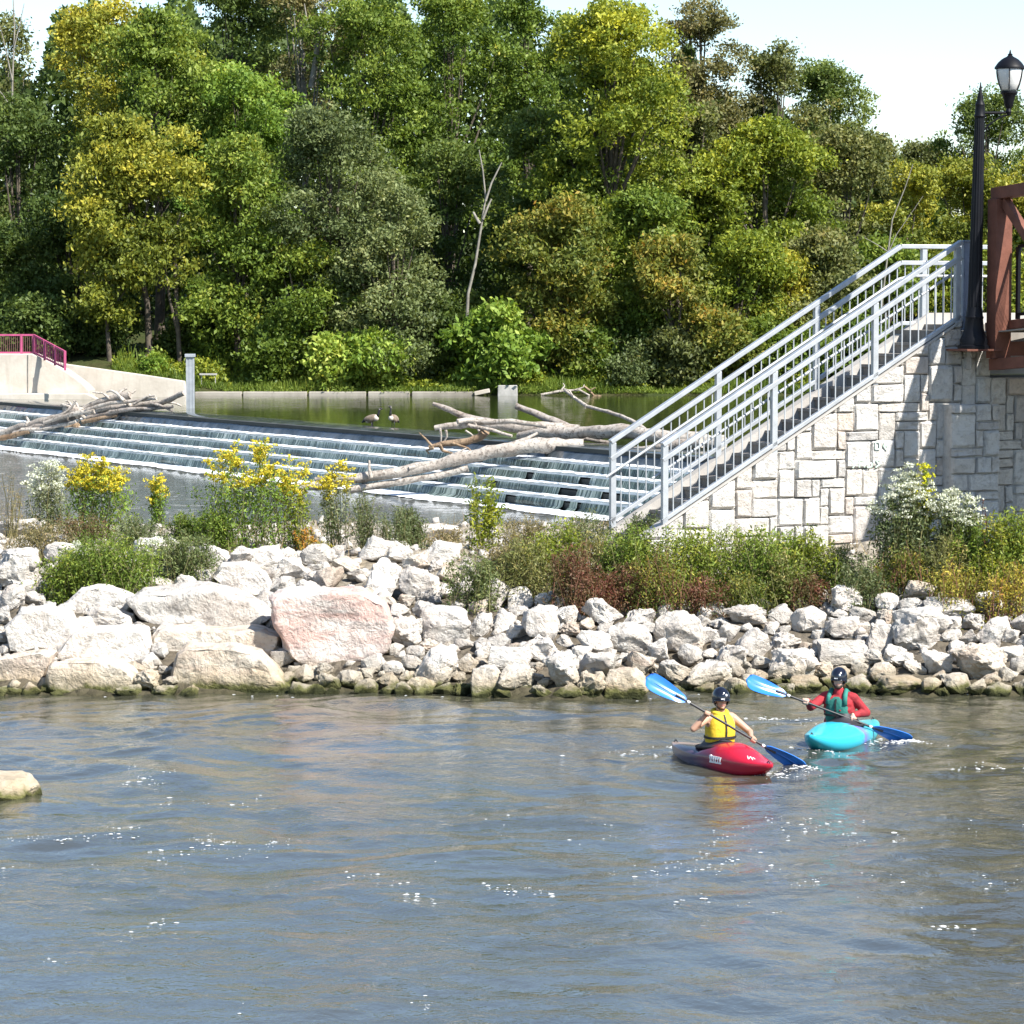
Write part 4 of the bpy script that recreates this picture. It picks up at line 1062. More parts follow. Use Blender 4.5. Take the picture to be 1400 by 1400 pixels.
log('root mass of the crest heap with tangled stubby arms', [(90, 557), (100, 560), (110, 566)], (100.2, 100.0), 7, 8, 'drift', twigs=[([(95, 556), (86, 552), (83, 555)], 2.5, 1.5), ([(100, 558), (94, 549), (90, 548)], 2, 1), ([(108, 560), (104, 552), (100, 548)], 2, 1), ([(98, 564), (92, 572), (96, 577)], 2.5, 1.5), ([(110, 566), (118, 574), (126, 573)], 3, 2), ([(104, 566), (108, 575), (104, 580)], 2, 1)])
for k, (pts, ra, rb, mt, lb) in enumerate((
  ([(60, 578), (96, 566), (130, 562)], 2.5, 4, 'drift', 'short pale stick wedged across the two long logs of the crest heap'),
  ([(118, 560), (150, 551), (196, 547), (214, 545)], 3, 2, 'drift', 'slim bleached pole lying along the top of the crest heap'),
  ([(150, 563), (176, 560), (214, 558), (236, 556)], 3, 2.5, 'driftgrey', 'grey pole pinned under the thick log of the crest heap'),
  ([(170, 548), (160, 538), (152, 534), (146, 536)], 2.5, 1.2, 'drift', 'hooked twig standing up from the crest heap'),
  ([(182, 553), (200, 543), (212, 541)], 2, 1.2, 'drift', 'thin twig rising between the thick log and the grey pile'),
  ([(112, 577), (138, 572), (160, 568)], 3.5, 2, 'drifttan', 'brown broken branch in the hollow under the crest heap'),
  ([(30, 588), (60, 586), (90, 580), (104, 576)], 3, 2, 'drift', 'pale pole lying low along the bankward end of the crest heap'),
  ([(-10, 600), (14, 596), (40, 590)], 4, 3, 'drifttan', 'brown log end at the edge of the view below the crest heap'),
  ([(206, 551), (222, 556), (236, 562)], 2.5, 1.2, 'driftgrey', 'crooked grey branch drooping over the first step from the crest heap'),
  ([(84, 567), (98, 557), (104, 548)], 2, 1, 'drift', 'upright root prong of the crest heap'))):
    log(lb, pts, (100.6 - .012 * pts[0][0], 100.6 - .012 * pts[-1][0]), ra, rb, mt, n=7)
for (pts, ra, rb, mt, lb) in (
  ([(640, 582), (672, 588), (700, 596)], 3, 2, 'drift', 'bent bleached limb between the ragged crest trunk and the long log'),
  ([(655, 577), (700, 576), (748, 583)], 4, 3, 'drift', 'flat weathered trunk lying on top of the ragged crest trunk'),
  ([(760, 600), (800, 600), (836, 606)], 3, 3, 'driftgrey', 'grey pole tucked between the heavy crest log and the long slanting log'),
  ([(800, 612), (812, 618), (806, 626)], 4, 2, 'drifttan', 'splintered brown stub at the broken end of the long slanting log')):
    log(lb, pts, (75.9, 75.4), ra, rb, mt, n=7)
log('tan rotten stump end at the foot of the crest heap', [(90, 585), (100, 584), (107, 584)], (100.2, 100.0), 5, 6, 'drifttan')
log('bleached branch lying on the far waterline beyond the crest logs', [(740, 540), (765, 535), (792, 533), (806, 541)], (116.0, 115.8), 2, 1.5, 'drift', twigs=[([(765, 535), (772, 528), (770, 524)], 1.2, .6), ([(780, 534), (796, 529), (800, 526)], 1, .6)])
log('forked dead branch on the far waterline nearest the stairs', [(798, 528), (806, 534), (812, 541), (822, 542)], (116.0, 115.8), 1.5, 1.8, 'drifttan', twigs=[([(806, 534), (814, 530)], 1, .6)])
# ================================================================== TREES OF THE FAR BANK
def clump_leaves(C, per, sig, size, rng, hang=.35, zsq=.6, aspect=.5):
    n = len(C); per = int(per)
    P = np.repeat(C, per, axis=0) + rng.normal(size=(n * per, 3)) * np.array([sig, sig, sig * zsq])
    cid = np.repeat(np.arange(n), per)
    return P, cid, leaf_quads(P, size * rng.uniform(.65, 1.3, size=n * per), rng, aspect=aspect, hang=hang)

def tree(label, px, top, cb, hw, D, pal='green', n=8000, leaf=.19, lobes=11, bias=0., topbias=.15, name='broadleaf_tree', trunk=.16, lean=0., bark='bark', seed=None, shape='broad', group='trees along the far bank', cat='tree', per=46, sig=.25, hang=.35, base=None, aspect=.5, fill=1.):
    seed = seed if seed is not None else int(px * 7 + top * 3 + D * 11) % 99991
    rng = np.random.default_rng(seed); rd = random.Random(seed); leaf = leaf * .53; n = int(n * 3.7); lobes = int(lobes * 1.5); hw = hw * (1.2 if name != 'shrub' else 1.06)
    b = at(px, 500, D); b.z = float(far_h(b.x, D)) - .08
    zt = at(px, top, D).z; zc = max(at(px, cb, D).z, b.z + .15); rx = hw * D / FPX; cx = b.x + lean
    H = zt - zc
    L = []
    for i in range(lobes):
        u = (i + rd.uniform(.1, .9)) / lobes
        if shape == 'broad': e = (.50 + .5 * sin(pi * min(1, .18 + u * .80))) if u < .6 else sqrt(max(.04, 1 - ((u - .45) / .58) ** 2))
        elif shape == 'cone': e = 1.05 - .85 * u
        elif shape == 'vase': e = .45 + .6 * u if u < .7 else .9 - 1.2 * (u - .7)
        else: e = sin(pi * (.12 + .8 * u))
        lr = rx * rd.uniform(.26, .46) * (.75 + .35 * e); lz = min(lr * rd.uniform(.75, 1.05), H * .30)
        a = rd.uniform(0, 2 * pi); rr = max(0, e * rx - lr * .75) * sqrt(rd.uniform(.15, 1))
        z = zc + u * H; z = min(max(z, zc + lz * .6), zt - lz * .95)
        L.append((cx + rr * cos(a), D + .9 * rr * sin(a), z, lr, lz))
    # one lobe carries the top
    L.append((cx + rd.uniform(-.15, .15) * rx, D, zt - min(rx * .38, H * .2), rx * .40, min(rx * .38, H * .2)))
    Lm = np.array(L); wts = Lm[:, 3] ** 1.6; wts /= wts.sum()
    nc = max(20, n // per); k = rng.choice(len(L), nc, p=wts)
    d = rng.normal(size=(nc, 3)); d[:, 2] += .18; d /= np.linalg.norm(d, axis=1)[:, None]
    rad = rng.uniform(.40, 1.10, nc) ** .7
    C = Lm[k, :3] + d * np.stack([Lm[k, 3], Lm[k, 3], Lm[k, 4]], 1) * rad[:, None]
    nf = nc // 5; fl = rng.integers(0, len(L), 40); fd = rng.normal(size=(40, 3)); fd[:, 2] = np.abs(fd[:, 2]) * .5 - .15; fd /= np.linalg.norm(fd, axis=1)[:, None]
    fk = rng.integers(0, 40, nf); fr = rng.uniform(.85, 1.5, nf)
    Cf = Lm[fl[fk], :3] + fd[fk] * np.stack([Lm[fl[fk], 3], Lm[fl[fk], 3], Lm[fl[fk], 4]], 1) * fr[:, None]; Cf[:, 2] -= (fr - .85) ** 2 * rx * .35
    Cf[:, 2] = np.minimum(Cf[:, 2], zt + .1); Cf += rng.normal(0, .12, Cf.shape); C = np.concatenate([C, Cf])
    hole = vnoise(C, 1.15, seed % 11) + .35 * vnoise(C, 2.7, seed % 13)
    C = C[hole > -.30]
    P, cid, _ = clump_leaves(C, per, sig, leaf, rng, hang)
    keep = P[:, 2] > far_h(P[:, 0], P[:, 1]) + .05
    P = P[keep]; cid = cid[keep]
    V, F = leaf_quads(P, leaf * rng.uniform(.65, 1.3, size=len(P)), rng, aspect=aspect, hang=hang)
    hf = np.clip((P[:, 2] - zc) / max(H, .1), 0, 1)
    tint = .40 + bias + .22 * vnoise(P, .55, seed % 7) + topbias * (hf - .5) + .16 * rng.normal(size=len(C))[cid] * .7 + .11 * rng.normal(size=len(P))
    t = empty(name, b, label, cat, group)
    g = Geo(); zm = zc + H * .45
    pts = [b, b + Vector((lean * .3 + rd.uniform(-.15, .15), 0, (zm - b.z) * .4)), Vector((cx + rd.uniform(-.2, .2), D, zm)), Vector((cx, D, zc + H * .8))]
    g.tube(pts, [trunk * 1.25, trunk * .95, trunk * .6, trunk * .15], 8, jit=.06)
    for q in L:
        u = rd.uniform(.25, .6); p0 = pts[1].lerp(pts[2], u); e = Vector(q[:3]); m = p0.lerp(e, .55) + Vector((0, 0, -.15 * (e - p0).length * .3))
        g.tube([p0, m, e], [trunk * .42, trunk * .28, trunk * .08], 5)
    g.build('trunk', M[bark], t, smooth=70)
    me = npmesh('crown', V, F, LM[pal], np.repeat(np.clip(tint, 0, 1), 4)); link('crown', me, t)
    return t

T = tree
# --- back rows against the sky
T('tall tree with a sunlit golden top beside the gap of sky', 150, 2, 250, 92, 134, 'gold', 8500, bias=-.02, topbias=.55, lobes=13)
T('thin half-bare grey tree rising at the outer edge of the golden-topped tree', 12, 20, 300, 42, 136, 'olive', 1500, bark='palebark', trunk=.10, bias=.1)
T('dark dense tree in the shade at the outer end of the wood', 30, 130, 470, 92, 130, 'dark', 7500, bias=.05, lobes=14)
T('tall dark tree standing behind the feathery walnut, top out of view', 315, -40, 240, 92, 141, 'dark', 6500, bias=.15)
T('tall brown-leaved tree with a pale bare trunk near the top of the wood', 415, -50, 215, 82, 139, 'brown', 4200, bark='palebark', trunk=.17, bias=.0, leaf=.17)
T('tall feathery tree behind the grey-green willow, dark limbs showing', 500, -12, 330, 92, 135, 'green', 8000, lobes=15, bias=.0, hang=.7)
T('tall feathery tree in the middle of the wood with sky at its tip', 615, -30, 300, 88, 137, 'green', 7500, lobes=14, bias=-.03, hang=.7)
T('slim green tree just before the big yellow-flecked tree, leaning into the sky gap', 722, -14, 330, 62, 139, 'green', 5500, lobes=12, bias=-.02)
T('brown-tinged tree behind the big yellow-flecked tree, with ragged twin tips', 962, 2, 260, 62, 146, 'brown', 5200, lobes=12, bias=-.05)
T('olive tree with a small pointed tip next to the dark round oak', 1062, 58, 300, 62, 147, 'olive', 5000, lobes=11, bias=.05)
T('dark green round oak on the skyline before the open sky', 1122, 82, 260, 62, 152, 'dark', 5000, lobes=10, bias=.35)
T('grey-green far tree low on the skyline left of the lamp post', 1262, 196, 300, 52, 165, 'olive', 3200, bias=-.05, lobes=8)
T('dark spreading tree on the skyline behind the lamp', 1345, 122, 300, 72, 160, 'dark', 5200, bias=.28, lobes=11)
T('dark tree on the skyline at the bridge side of the lamp', 1440, 110, 300, 70, 162, 'dark', 4200, bias=.2)
T('small olive tree making a bump in the skyline before the far grey tree', 1195, 186, 330, 40, 148, 'olive', 3200, bias=0)
# --- middle row
T('feathery walnut-like tree with hanging sprays, beneath the golden-topped tree', 218, 18, 260, 92, 128, 'green', 9500, lobes=14, bias=.06, hang=.8, trunk=.2)
T('round light green tree filling the space behind the willow', 335, 92, 330, 76, 127, 'bright', 8000, lobes=11, bias=-.05)
T('big full tree flecked with bright yellow, beside the skyline gap', 832, 4, 360, 112, 124, 'lime', 14000, lobes=17, bias=-.02, topbias=.3, trunk=.24)
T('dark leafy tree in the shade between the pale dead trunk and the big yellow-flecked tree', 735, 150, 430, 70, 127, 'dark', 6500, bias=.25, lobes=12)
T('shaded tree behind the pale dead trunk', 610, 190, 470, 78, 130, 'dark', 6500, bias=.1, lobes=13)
T('broad yellow-green tree below the dark round oak', 1040, 168, 400, 92, 128, 'lime', 9500, lobes=14, bias=-.10)
T('olive-brown round tree above the middle of the stair railing', 1150, 178, 400, 72, 131, 'olive', 6500, lobes=12, bias=.05, topbias=.35)
T('dusky tree below the brown-tinged twin-tipped tree', 945, 140, 360, 62, 130, 'olive', 6000, lobes=11, bias=.05)
T('yellowing tree over the landing of the stairs', 1240, 225, 420, 62, 140, 'gold', 6000, lobes=11, bias=-.06)
T('yellowing tree behind the lamp post and the bridge end', 1325, 218, 430, 66, 143, 'gold', 6500, lobes=11, bias=-.08)
T('yellowing tree showing through the bridge truss', 1412, 215, 430, 62, 141, 'gold', 5500, lobes=10, bias=-.06)
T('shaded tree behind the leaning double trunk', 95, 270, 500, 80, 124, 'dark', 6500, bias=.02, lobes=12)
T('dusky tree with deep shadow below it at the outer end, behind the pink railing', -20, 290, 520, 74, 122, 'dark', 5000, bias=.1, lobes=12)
# --- front row
T('yellow-leaved tree on a leaning double trunk, drooping toward the grey pile', 205, 160, 390, 92, 119.5, 'gold', 7500, lobes=12, bias=-.06, lean=-.6, trunk=.13, hang=.7)
T('drooping yellowing branchlets of a slim tree hanging low above the pink railing', 150, 300, 440, 46, 118.5, 'gold', 3200, lobes=9, bias=.0, hang=.8, trunk=.09)
T('fine-leaved green tree beside the leaning double trunk', 325, 190, 500, 70, 119.5, 'green', 8500, lobes=15, bias=.08, trunk=.13)
T('grey-green willow-like tree with a forked trunk in the middle left of the bank', 455, 146, 400, 88, 120, 'willow', 9500, lobes=15, bias=-.02, trunk=.16, leaf=.16)
T('drooping grey-green willow by the dark gap', 540, 262, 500, 56, 118.2, 'willow', 6500, lobes=13, bias=.12, leaf=.16, trunk=.10)
T('shaded small tree between the two willows and the lime shrub', 415, 330, 510, 60, 119, 'green', 5200, lobes=12, bias=.0)
T('orange-tinted small tree beside the broad-leaved shrub', 770, 270, 500, 72, 119, 'rust', 7500, lobes=14, bias=.02, trunk=.11)
T('green tree below the big yellow-flecked tree, leafing to the ground', 880, 260, 520, 62, 120.5, 'green', 7000, lobes=13, bias=.12)
T('rusty-tinged small tree behind the lower end of the stair railing', 925, 325, 530, 56, 118.5, 'rust', 5500, lobes=13, bias=-.02)
T('mixed green and yellow bushy tree above the middle of the stairs', 1010, 318, 530, 60, 119.5, 'lime', 6500, lobes=13, bias=-.12)
T('small tree with golden patches over the stair railing', 1062, 345, 520, 48, 121, 'gold', 5000, lobes=10, bias=.06)
T('grey-olive bushy tree beside the upper stair railing', 1120, 315, 520, 62, 122, 'olive', 6500, lobes=13, bias=.12)
T('green tree glimpsed through the landing railing', 1210, 330, 520, 60, 126, 'green', 5000, lobes=11, bias=.0)
T('low tree seen through the railing of the bridge', 1340, 340, 540, 74, 128, 'lime', 5000, lobes=11, bias=-.1)
# --- shrubs at the water
SG = 'shrubs along the far waterline'
def S(label, px, top, hw, D, pal, n, **k): return tree(label, px, top, 545, hw, D, pal, n, name='shrub', cat='shrub', group=SG, trunk=.05, lobes=k.pop('lobes', 8), shape='dome', **k)
S('bright lime broad-leaved shrub at the water behind the first kerbs', 448, 464, 36, 117.6, 'bright', 2800, leaf=.24, bias=.22)
S('bright green shrub overhanging the kerb, right of the lime shrub', 515, 452, 46, 117.8, 'bright', 3400, leaf=.22, bias=.10)
S('rounded broad-leaved shrub over the grey concrete block', 690, 418, 62, 117.7, 'bright', 5200, leaf=.25, bias=.05, lobes=11)
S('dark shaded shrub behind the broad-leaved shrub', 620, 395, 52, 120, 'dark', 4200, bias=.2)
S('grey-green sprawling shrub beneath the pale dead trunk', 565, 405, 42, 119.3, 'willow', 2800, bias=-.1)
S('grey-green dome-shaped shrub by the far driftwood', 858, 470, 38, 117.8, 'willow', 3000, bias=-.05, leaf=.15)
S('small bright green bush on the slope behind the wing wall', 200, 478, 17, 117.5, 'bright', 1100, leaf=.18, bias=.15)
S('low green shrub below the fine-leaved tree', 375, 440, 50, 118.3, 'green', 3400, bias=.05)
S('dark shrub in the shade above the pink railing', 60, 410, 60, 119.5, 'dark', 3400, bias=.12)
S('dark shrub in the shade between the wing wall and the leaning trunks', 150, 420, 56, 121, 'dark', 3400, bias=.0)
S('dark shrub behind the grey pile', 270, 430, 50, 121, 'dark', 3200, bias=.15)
S('tangled olive shrub behind the foot of the stair railing', 925, 455, 48, 118, 'olive', 3200, bias=.0)
S('rust-flecked shrub behind the lower stairs', 985, 430, 50, 118.3, 'rust', 3200, bias=-.05)
S('dim shrub behind the middle of the stairs', 1075, 440, 60, 119, 'green', 3200, bias=-.1)
S('dim shrub behind the stone wall top', 1180, 440, 60, 120, 'green', 2600, bias=-.1)
S('green shrub with dark gaps between the orange-tinted tree and the dome-shaped shrub', 800, 448, 40, 118.6, 'green', 2600, bias=.05)
S('pale green shrub in front of the forked willow trunk', 470, 410, 40, 118.7, 'willow', 2600, bias=.05)

def bare_tree(label, D, runs, cat='tree', mat='palebark', name='dead_tree'):
    p0 = at(*runs[0][0][0], D); t = empty(name, p0, label, cat); g = Geo()
    for k, (pts, r0, r1) in enumerate(runs):
        m = len(pts); P = [at(px, py, D + .03 * k + .05 * i) for i, (px, py) in enumerate(pts)]
        gg = g if k == 0 else Geo(); gg.tube(P, [(r0 + (r1 - r0) * i / (m - 1)) * D / FPX for i in range(m)], 7, jit=.12)
        gg.build('trunk' if k == 0 else 'branch', M[mat], t, smooth=70)
    return t
bare_tree('pale dead trunk with forked bare limbs in the dark gap of the wood', 118.6, [([(637, 470), (640, 402), (650, 360), (657, 315), (664, 270), (660, 232), (655, 205)], 2.6, .8),
    ([(664, 275), (672, 250), (681, 232), (686, 222)], 1.7, .7), ([(656, 306), (650, 296), (647, 290)], 2.5, 1.6), ([(660, 300), (668, 280), (672, 272)], 2, 1)])
bare_tree('dark leaning trunk beside its twin under the yellow-leaved tree', 118.8, [([(246, 505), (243, 440), (240, 380), (238, 330), (246, 290)], 3.8, 2.0), ([(243, 455), (232, 410), (224, 350), (216, 318)], 2.4, 1.2)], mat='bark', name='leaning_trunk')
bare_tree('slender dark forked trunk in front of the willow foliage', 118.9, [([(438, 500), (446, 430), (455, 370), (452, 330), (448, 290)], 3.2, 1.2), ([(455, 370), (452, 345), (440, 315)], 1.5, .8)], mat='bark', name='leaning_trunk')
bare_tree('thin bare grey sapling over the stair railing by the landing', 121.0, [([(1205, 420), (1212, 360), (1220, 300), (1238, 255), (1248, 225)], 1.5, .5), ([(1212, 350), (1226, 320), (1262, 268)], .9, .3), ([(1215, 345), (1200, 335), (1182, 325)], 1., .4)])
bare_tree('thin bare tree against the pale sky at the corner of the wood', 132, [([(16, 330), (16, 200), (17, 110), (20, 40), (18, 0)], 2.2, .7), ([(17, 110), (6, 60), (0, 35)], 1., .4), ([(18, 70), (28, 30), (33, 5)], 1., .4), ([(17, 150), (4, 130), (-6, 118)], 1., .5)])
bare_tree('pale bare upper trunk among the brown leaves at the top of the wood', 136.5, [([(425, 120), (432, 80), (436, 40), (446, 5), (455, -25)], 4., 2.2), ([(434, 50), (420, 30), (416, 5)], 1.6, .7)])

# the wood going on behind the trees one can tell apart: one dark mass
rng = np.random.default_rng(23); n = 110000
px_ = rng.uniform(-330, 1560, n); D_ = rng.uniform(146, 164, n)
top_ = np.interp(px_, [-330, 60, 110, 680, 760, 860, 900, 1000, 1100, 1180, 1300, 1460], [95, 80, 25, 10, 45, 60, 90, 140, 190, 250, 275, 260])
top_ = top_ + 26 * np.sin(px_ * .045) + 18 * np.sin(px_ * .11 + 2)
X_ = (px_ - 700) / FPX * D_; zt_ = CAMH + (420 - top_) * D_ / FPX; zb_ = far_h(X_, D_)
P = np.stack([X_, D_, zb_ + (zt_ - zb_) * rng.uniform(0, 1, n) ** .9], 1)
V, F = leaf_quads(P, rng.uniform(.18, .36, n), rng)
tag(link('woods', npmesh('woods', V, F, LM['dark'], np.repeat(np.clip(.35 + .3 * vnoise(P, .5, 3) + .12 * rng.normal(size=n), 0, 1), 4))), kind='stuff')

# far grass along the waterline: nobody could count it
rng = np.random.default_rng(17); n = 15000
x = rng.uniform(-16, 12, n); y = 116.75 + np.abs(rng.normal(0, 1.0, n)); P = np.stack([x, y, far_h(x, y)], 1)
h = rng.uniform(.18, .75, n) * (.35 + .75 * np.clip(vnoise(P, .7, 2) + .4, 0, 1)); ln = rng.normal(0, .14, (n, 2)); wv = rng.normal(size=(n, 2)); wv /= np.linalg.norm(wv, axis=1)[:, None]; wv *= .018
V = np.zeros((n, 4, 3)); V[:, 0] = P; V[:, 1] = P; V[:, 0, :2] -= wv; V[:, 1, :2] += wv
tip = P + np.stack([ln[:, 0], ln[:, 1], h], 1); V[:, 2] = tip; V[:, 3] = tip; V[:, 2, :2] += wv * .3; V[:, 3, :2] -= wv * .3
tint = np.clip(.5 + .3 * vnoise(P, .5, 4) + .15 * rng.normal(size=n), 0, 1)
tag(link('grass', npmesh('grass', V.reshape(-1, 3), np.arange(4 * n).reshape(n, 4), LM['green'], np.repeat(tint, 4))), kind='stuff')
# scrub herbs low on the far bank
n = 22000; x = rng.uniform(-16, 12, n); y = 117.2 + np.abs(rng.normal(0, 1.3, n)); z = far_h(x, y) + rng.uniform(0, .95, n) * np.clip(vnoise(np.stack([x, y, x], 1), .9, 1) + .35, 0, 1)
V, F = leaf_quads(np.stack([x, y, z], 1), rng.uniform(.05, .11, n), rng)
tag(link('ground_cover', npmesh('ground_cover', V, F, LM['lime'], np.repeat(rng.uniform(.1, .75, n), 4))), kind='stuff')

n = 5200; x = rng.uniform(-14, 11, n); y = rng.uniform(116.15, 116.85, n); z = 2.13 + rng.uniform(0, .22, n); q = vnoise(np.stack([x, y, x * .3], 1), 1.6, 5) > .12
V, F = leaf_quads(np.stack([x, y, z], 1)[q], .06, rng, aspect=.3)
tag(link('ground_cover', npmesh('ground_cover', V, F, LM['green'], np.repeat(rng.uniform(.1, .8, int(q.sum())), 4))), kind='stuff')

# ================================================================== PLANTS OF THE GRAVEL BANK
PGRP = 'wild plants on the gravel bank'
def plant(name, label, px, yb, yt, hw, pal, nst, nlf, leaf=.05, flower=None, ftype=None, fn=0, stalk='stalk', upright=.5, bias=0., cat='plant', topbias=.1, aspect=.33, fmat=None, low=.06, D=None, fscale=1.):
    seed = int(px * 13 + yb * 5 + yt) % 99991; rng = np.random.default_rng(seed)
    b = bank_hit(px, yb)
    if D: b.y = D; b.x = at(px, yb, D).x; b.z = float(bank_h(b.x, D))
    s = b.y / FPX; H = (yb - yt) * s; W = hw * s * 1.22; nlf = int(nlf * 1.75); leaf = leaf * .74; nst = int(nst * 1.3)
    t = empty(name, b, label, cat, PGRP)
    base = np.stack([rng.normal(0, .33, nst) * W, rng.normal(0, .30, nst) * W, np.zeros(nst)], 1) * upright + np.stack([rng.uniform(-1, 1, nst) * W, rng.uniform(-.7, .7, nst) * W, np.zeros(nst)], 1) * (.55 if upright > .4 else .25)
    a = rng.uniform(0, 2 * pi, nst); rr = np.sqrt(rng.uniform(0, 1, nst)) * W
    tips = base * .5 + np.stack([rr * np.cos(a), rr * .8 * np.sin(a), np.zeros(nst)], 1) * .6
    edge = np.clip(np.abs(tips[:, 0]) / max(W, .01), 0, 1)
    tips[:, 2] = H * np.clip(rng.uniform(.45, 1.0, nst) ** .8 * (1 - .40 * edge ** 2), .25, 1); tips[np.argmax(tips[:, 2]), 2] = H
    bp = np.array(b); zb = bank_h(base[:, 0] + bp[0], base[:, 1] + bp[1]) - bp[2]; base[:, 2] = zb - .02; tips[:, 2] += zb * .6
    mid = (base + tips) / 2 + rng.normal(0, .05, (nst, 3)) * H * .5; mid[:, 2] += .06 * H
    g = Geo()
    for i in range(nst):
        g.tube([b + Vector(base[i]), b + Vector(mid[i]), b + Vector(tips[i])], [.007, .0055, .003], 3, cap=False)
    g.build('stem', M[stalk], t)
    i = rng.integers(0, nst, nlf); u = rng.uniform(low, 1, nlf) ** .85
    Bz = ((1 - u) ** 2)[:, None] * base[i] + (2 * u * (1 - u))[:, None] * mid[i] + (u ** 2)[:, None] * tips[i]
    sp = W * .17 * (1.15 - .75 * u)
    P = Bz + rng.normal(size=(nlf, 3)) * np.stack([sp, sp, sp * .6], 1) + bp
    P[:, 2] = np.maximum(P[:, 2], bank_h(P[:, 0], P[:, 1]) + .01)
    V, F = leaf_quads(P, leaf * rng.uniform(.6, 1.35, nlf), rng, aspect=aspect, hang=.0, up=.5)
    tint = .42 + bias + topbias * (u - .5) * 2 + .2 * vnoise(P, 2.2, seed % 5) + .13 * rng.normal(size=nlf) + .12 * rng.normal(size=nst)[i]
    link('foliage', npmesh('foliage', V, F, LM[pal], np.repeat(np.clip(tint, 0, 1), 4)), t)
    if ftype:
        Q = []
        order = np.argsort(-tips[:, 2])[:int(fn * 1.25)]
        for k in order:
            tip = tips[k]; d = tips[k] - mid[k]; d /= np.linalg.norm(d)
            if ftype == 'plume':
                nsp = rng.integers(7, 12); L0 = .27 * fscale * rng.uniform(.6, 1.2)
                for _ in range(nsp):
                    st_ = tip - d * L0 * rng.uniform(.0, 1.1); aa = rng.uniform(0, 2 * pi); l = L0 * rng.uniform(.35, .8)
                    m = 24; q = rng.uniform(0, 1, m)
                    arc = np.stack([np.cos(aa) * l * q, np.sin(aa) * l * q, l * (.75 * q - .45 * q * q)], 1)
                    Q.append(st_ + arc + rng.normal(0, .012, (m, 3)))
            else:     # flat-topped head
                m = 36; r = .085 * fscale * np.sqrt(rng.uniform(0, 1, m)); aa = rng.uniform(0, 2 * pi, m)
                for off in range(rng.integers(2, 4)):
                    o = rng.normal(0, .07 * fscale, 3) * np.array([1, 1, .5])
                    Q.append(tip + o + np.stack([r * np.cos(aa), r * np.sin(aa), rng.normal(0, .014, m) - r * .25], 1))
        Q = np.concatenate(Q) + bp
        V, F = leaf_quads(Q, .0155 * rng.uniform(.7, 1.4, len(Q)) * (1.0 if ftype == 'plume' else 1.05), rng, aspect=.75, hang=0, up=1.)
        link('flower_head', npmesh('flower_head', V, F, M[fmat], np.repeat(rng.uniform(0, 1, len(Q)), 4)), t)
    return t
pl = plant
GR = 'goldenrod'
pl('white_aster', 'pale tall aster with frothy white flowers at the outer end of the bank', 66, 728, 628, 38, 'sage', 26, 1500, .04, ftype='flat', fn=22, fmat='whiteflower', bias=.1, topbias=.25)
pl(GR, 'broad goldenrod clump with a thick yellow crown, nearest the outer end of the bank', 135, 742, 622, 58, 'bright', 40, 1700, .050, ftype='plume', fn=30, topbias=-.05, fmat='goldflower', bias=.0)
pl(GR, 'small lone goldenrod standing against the dark tailwater', 217, 722, 648, 22, 'bright', 9, 420, .055, ftype='plume', fn=7, fmat='goldflower', upright=.3, fscale=.8)
pl(GR, 'tallest goldenrod of the bank with many yellow plumes', 346, 754, 598, 74, 'bright', 46, 2300, .052, ftype='plume', fn=26, fmat='goldflower', bias=.0, low=.02)
pl(GR, 'thin goldenrod with ochre plumes in front of the long driftwood log', 462, 750, 628, 36, 'sage', 18, 800, .045, ftype='plume', fn=9, fmat='goldflower', bias=.1, upright=.3)
pl(GR, 'sparse goldenrod between the tallest goldenrod and the ochre one', 405, 750, 636, 34, 'lime', 16, 700, .045, ftype='plume', fn=9, fmat='goldflower', bias=.0, upright=.3, fscale=.8)
pl('weed', 'brownish-pink scrubby weed at the outer end of the low green bush', 55, 770, 706, 50, 'tan', 40, 1500, .035, bias=-.08)
pl('weed', 'dry pinkish weed in front of the broad goldenrod clump', 112, 752, 700, 45, 'reddish', 30, 1200, .035, bias=-.1)
pl('bush', 'low dense green bush spilling over the white rocks', 150, 818, 728, 74, 'green', 90, 6500, .042, bias=-.02, low=.02, cat='bush')
pl('bush', 'low green bush with dark base at the end of the lumpy white rock', 95, 822, 752, 44, 'green', 46, 2600, .042, bias=.05, low=.02, cat='bush')
pl('bush', 'lighter green bush beside the small upright grey block', 252, 804, 726, 48, 'willow', 54, 3000, .040, bias=.0, low=.02, cat='bush')
pl('white_aster', 'short white-flowered aster growing through the low green bush', 214, 790, 738, 34, 'sage', 22, 900, .035, ftype='flat', fn=16, fmat='whiteflower', fscale=.7)
pl('white_aster', 'tiny white-flowered aster in the outer half of the low green bush', 108, 790, 744, 24, 'sage', 14, 500, .035, ftype='flat', fn=10, fmat='whiteflower', fscale=.7)
pl('weed', 'dark leafy weed at the foot of the tallest goldenrod', 292, 752, 690, 36, 'green', 30, 1500, .05, bias=-.05)
pl('weed', 'orange-red dying weed between the two thinner goldenrods', 418, 752, 716, 17, 'rust', 14, 420, .04, bias=.35)
pl('weed', 'tiny bright yellow weed at the rim of the white rocks', 442, 760, 738, 17, 'yellow', 14, 420, .035, bias=.05)
pl('weed', 'pale wispy weed with seed heads by the ochre goldenrod', 500, 755, 668, 30, 'sage', 26, 1100, .034, bias=-.05, upright=.3)
pl('weed', 'thin grey-green weed in front of the long white slab', 540, 758, 690, 26, 'sage', 20, 800, .034, bias=-.12)
pl('sapling', 'leafy sapling with a bright upright tip against the weir', 660, 756, 646, 42, 'lime', 14, 900, .06, bias=.02, upright=.3, cat='sapling')
pl('weed', 'tan dry weeds between the sapling and the lower stairs', 718, 772, 706, 50, 'tan', 40, 1700, .036, bias=-.05)
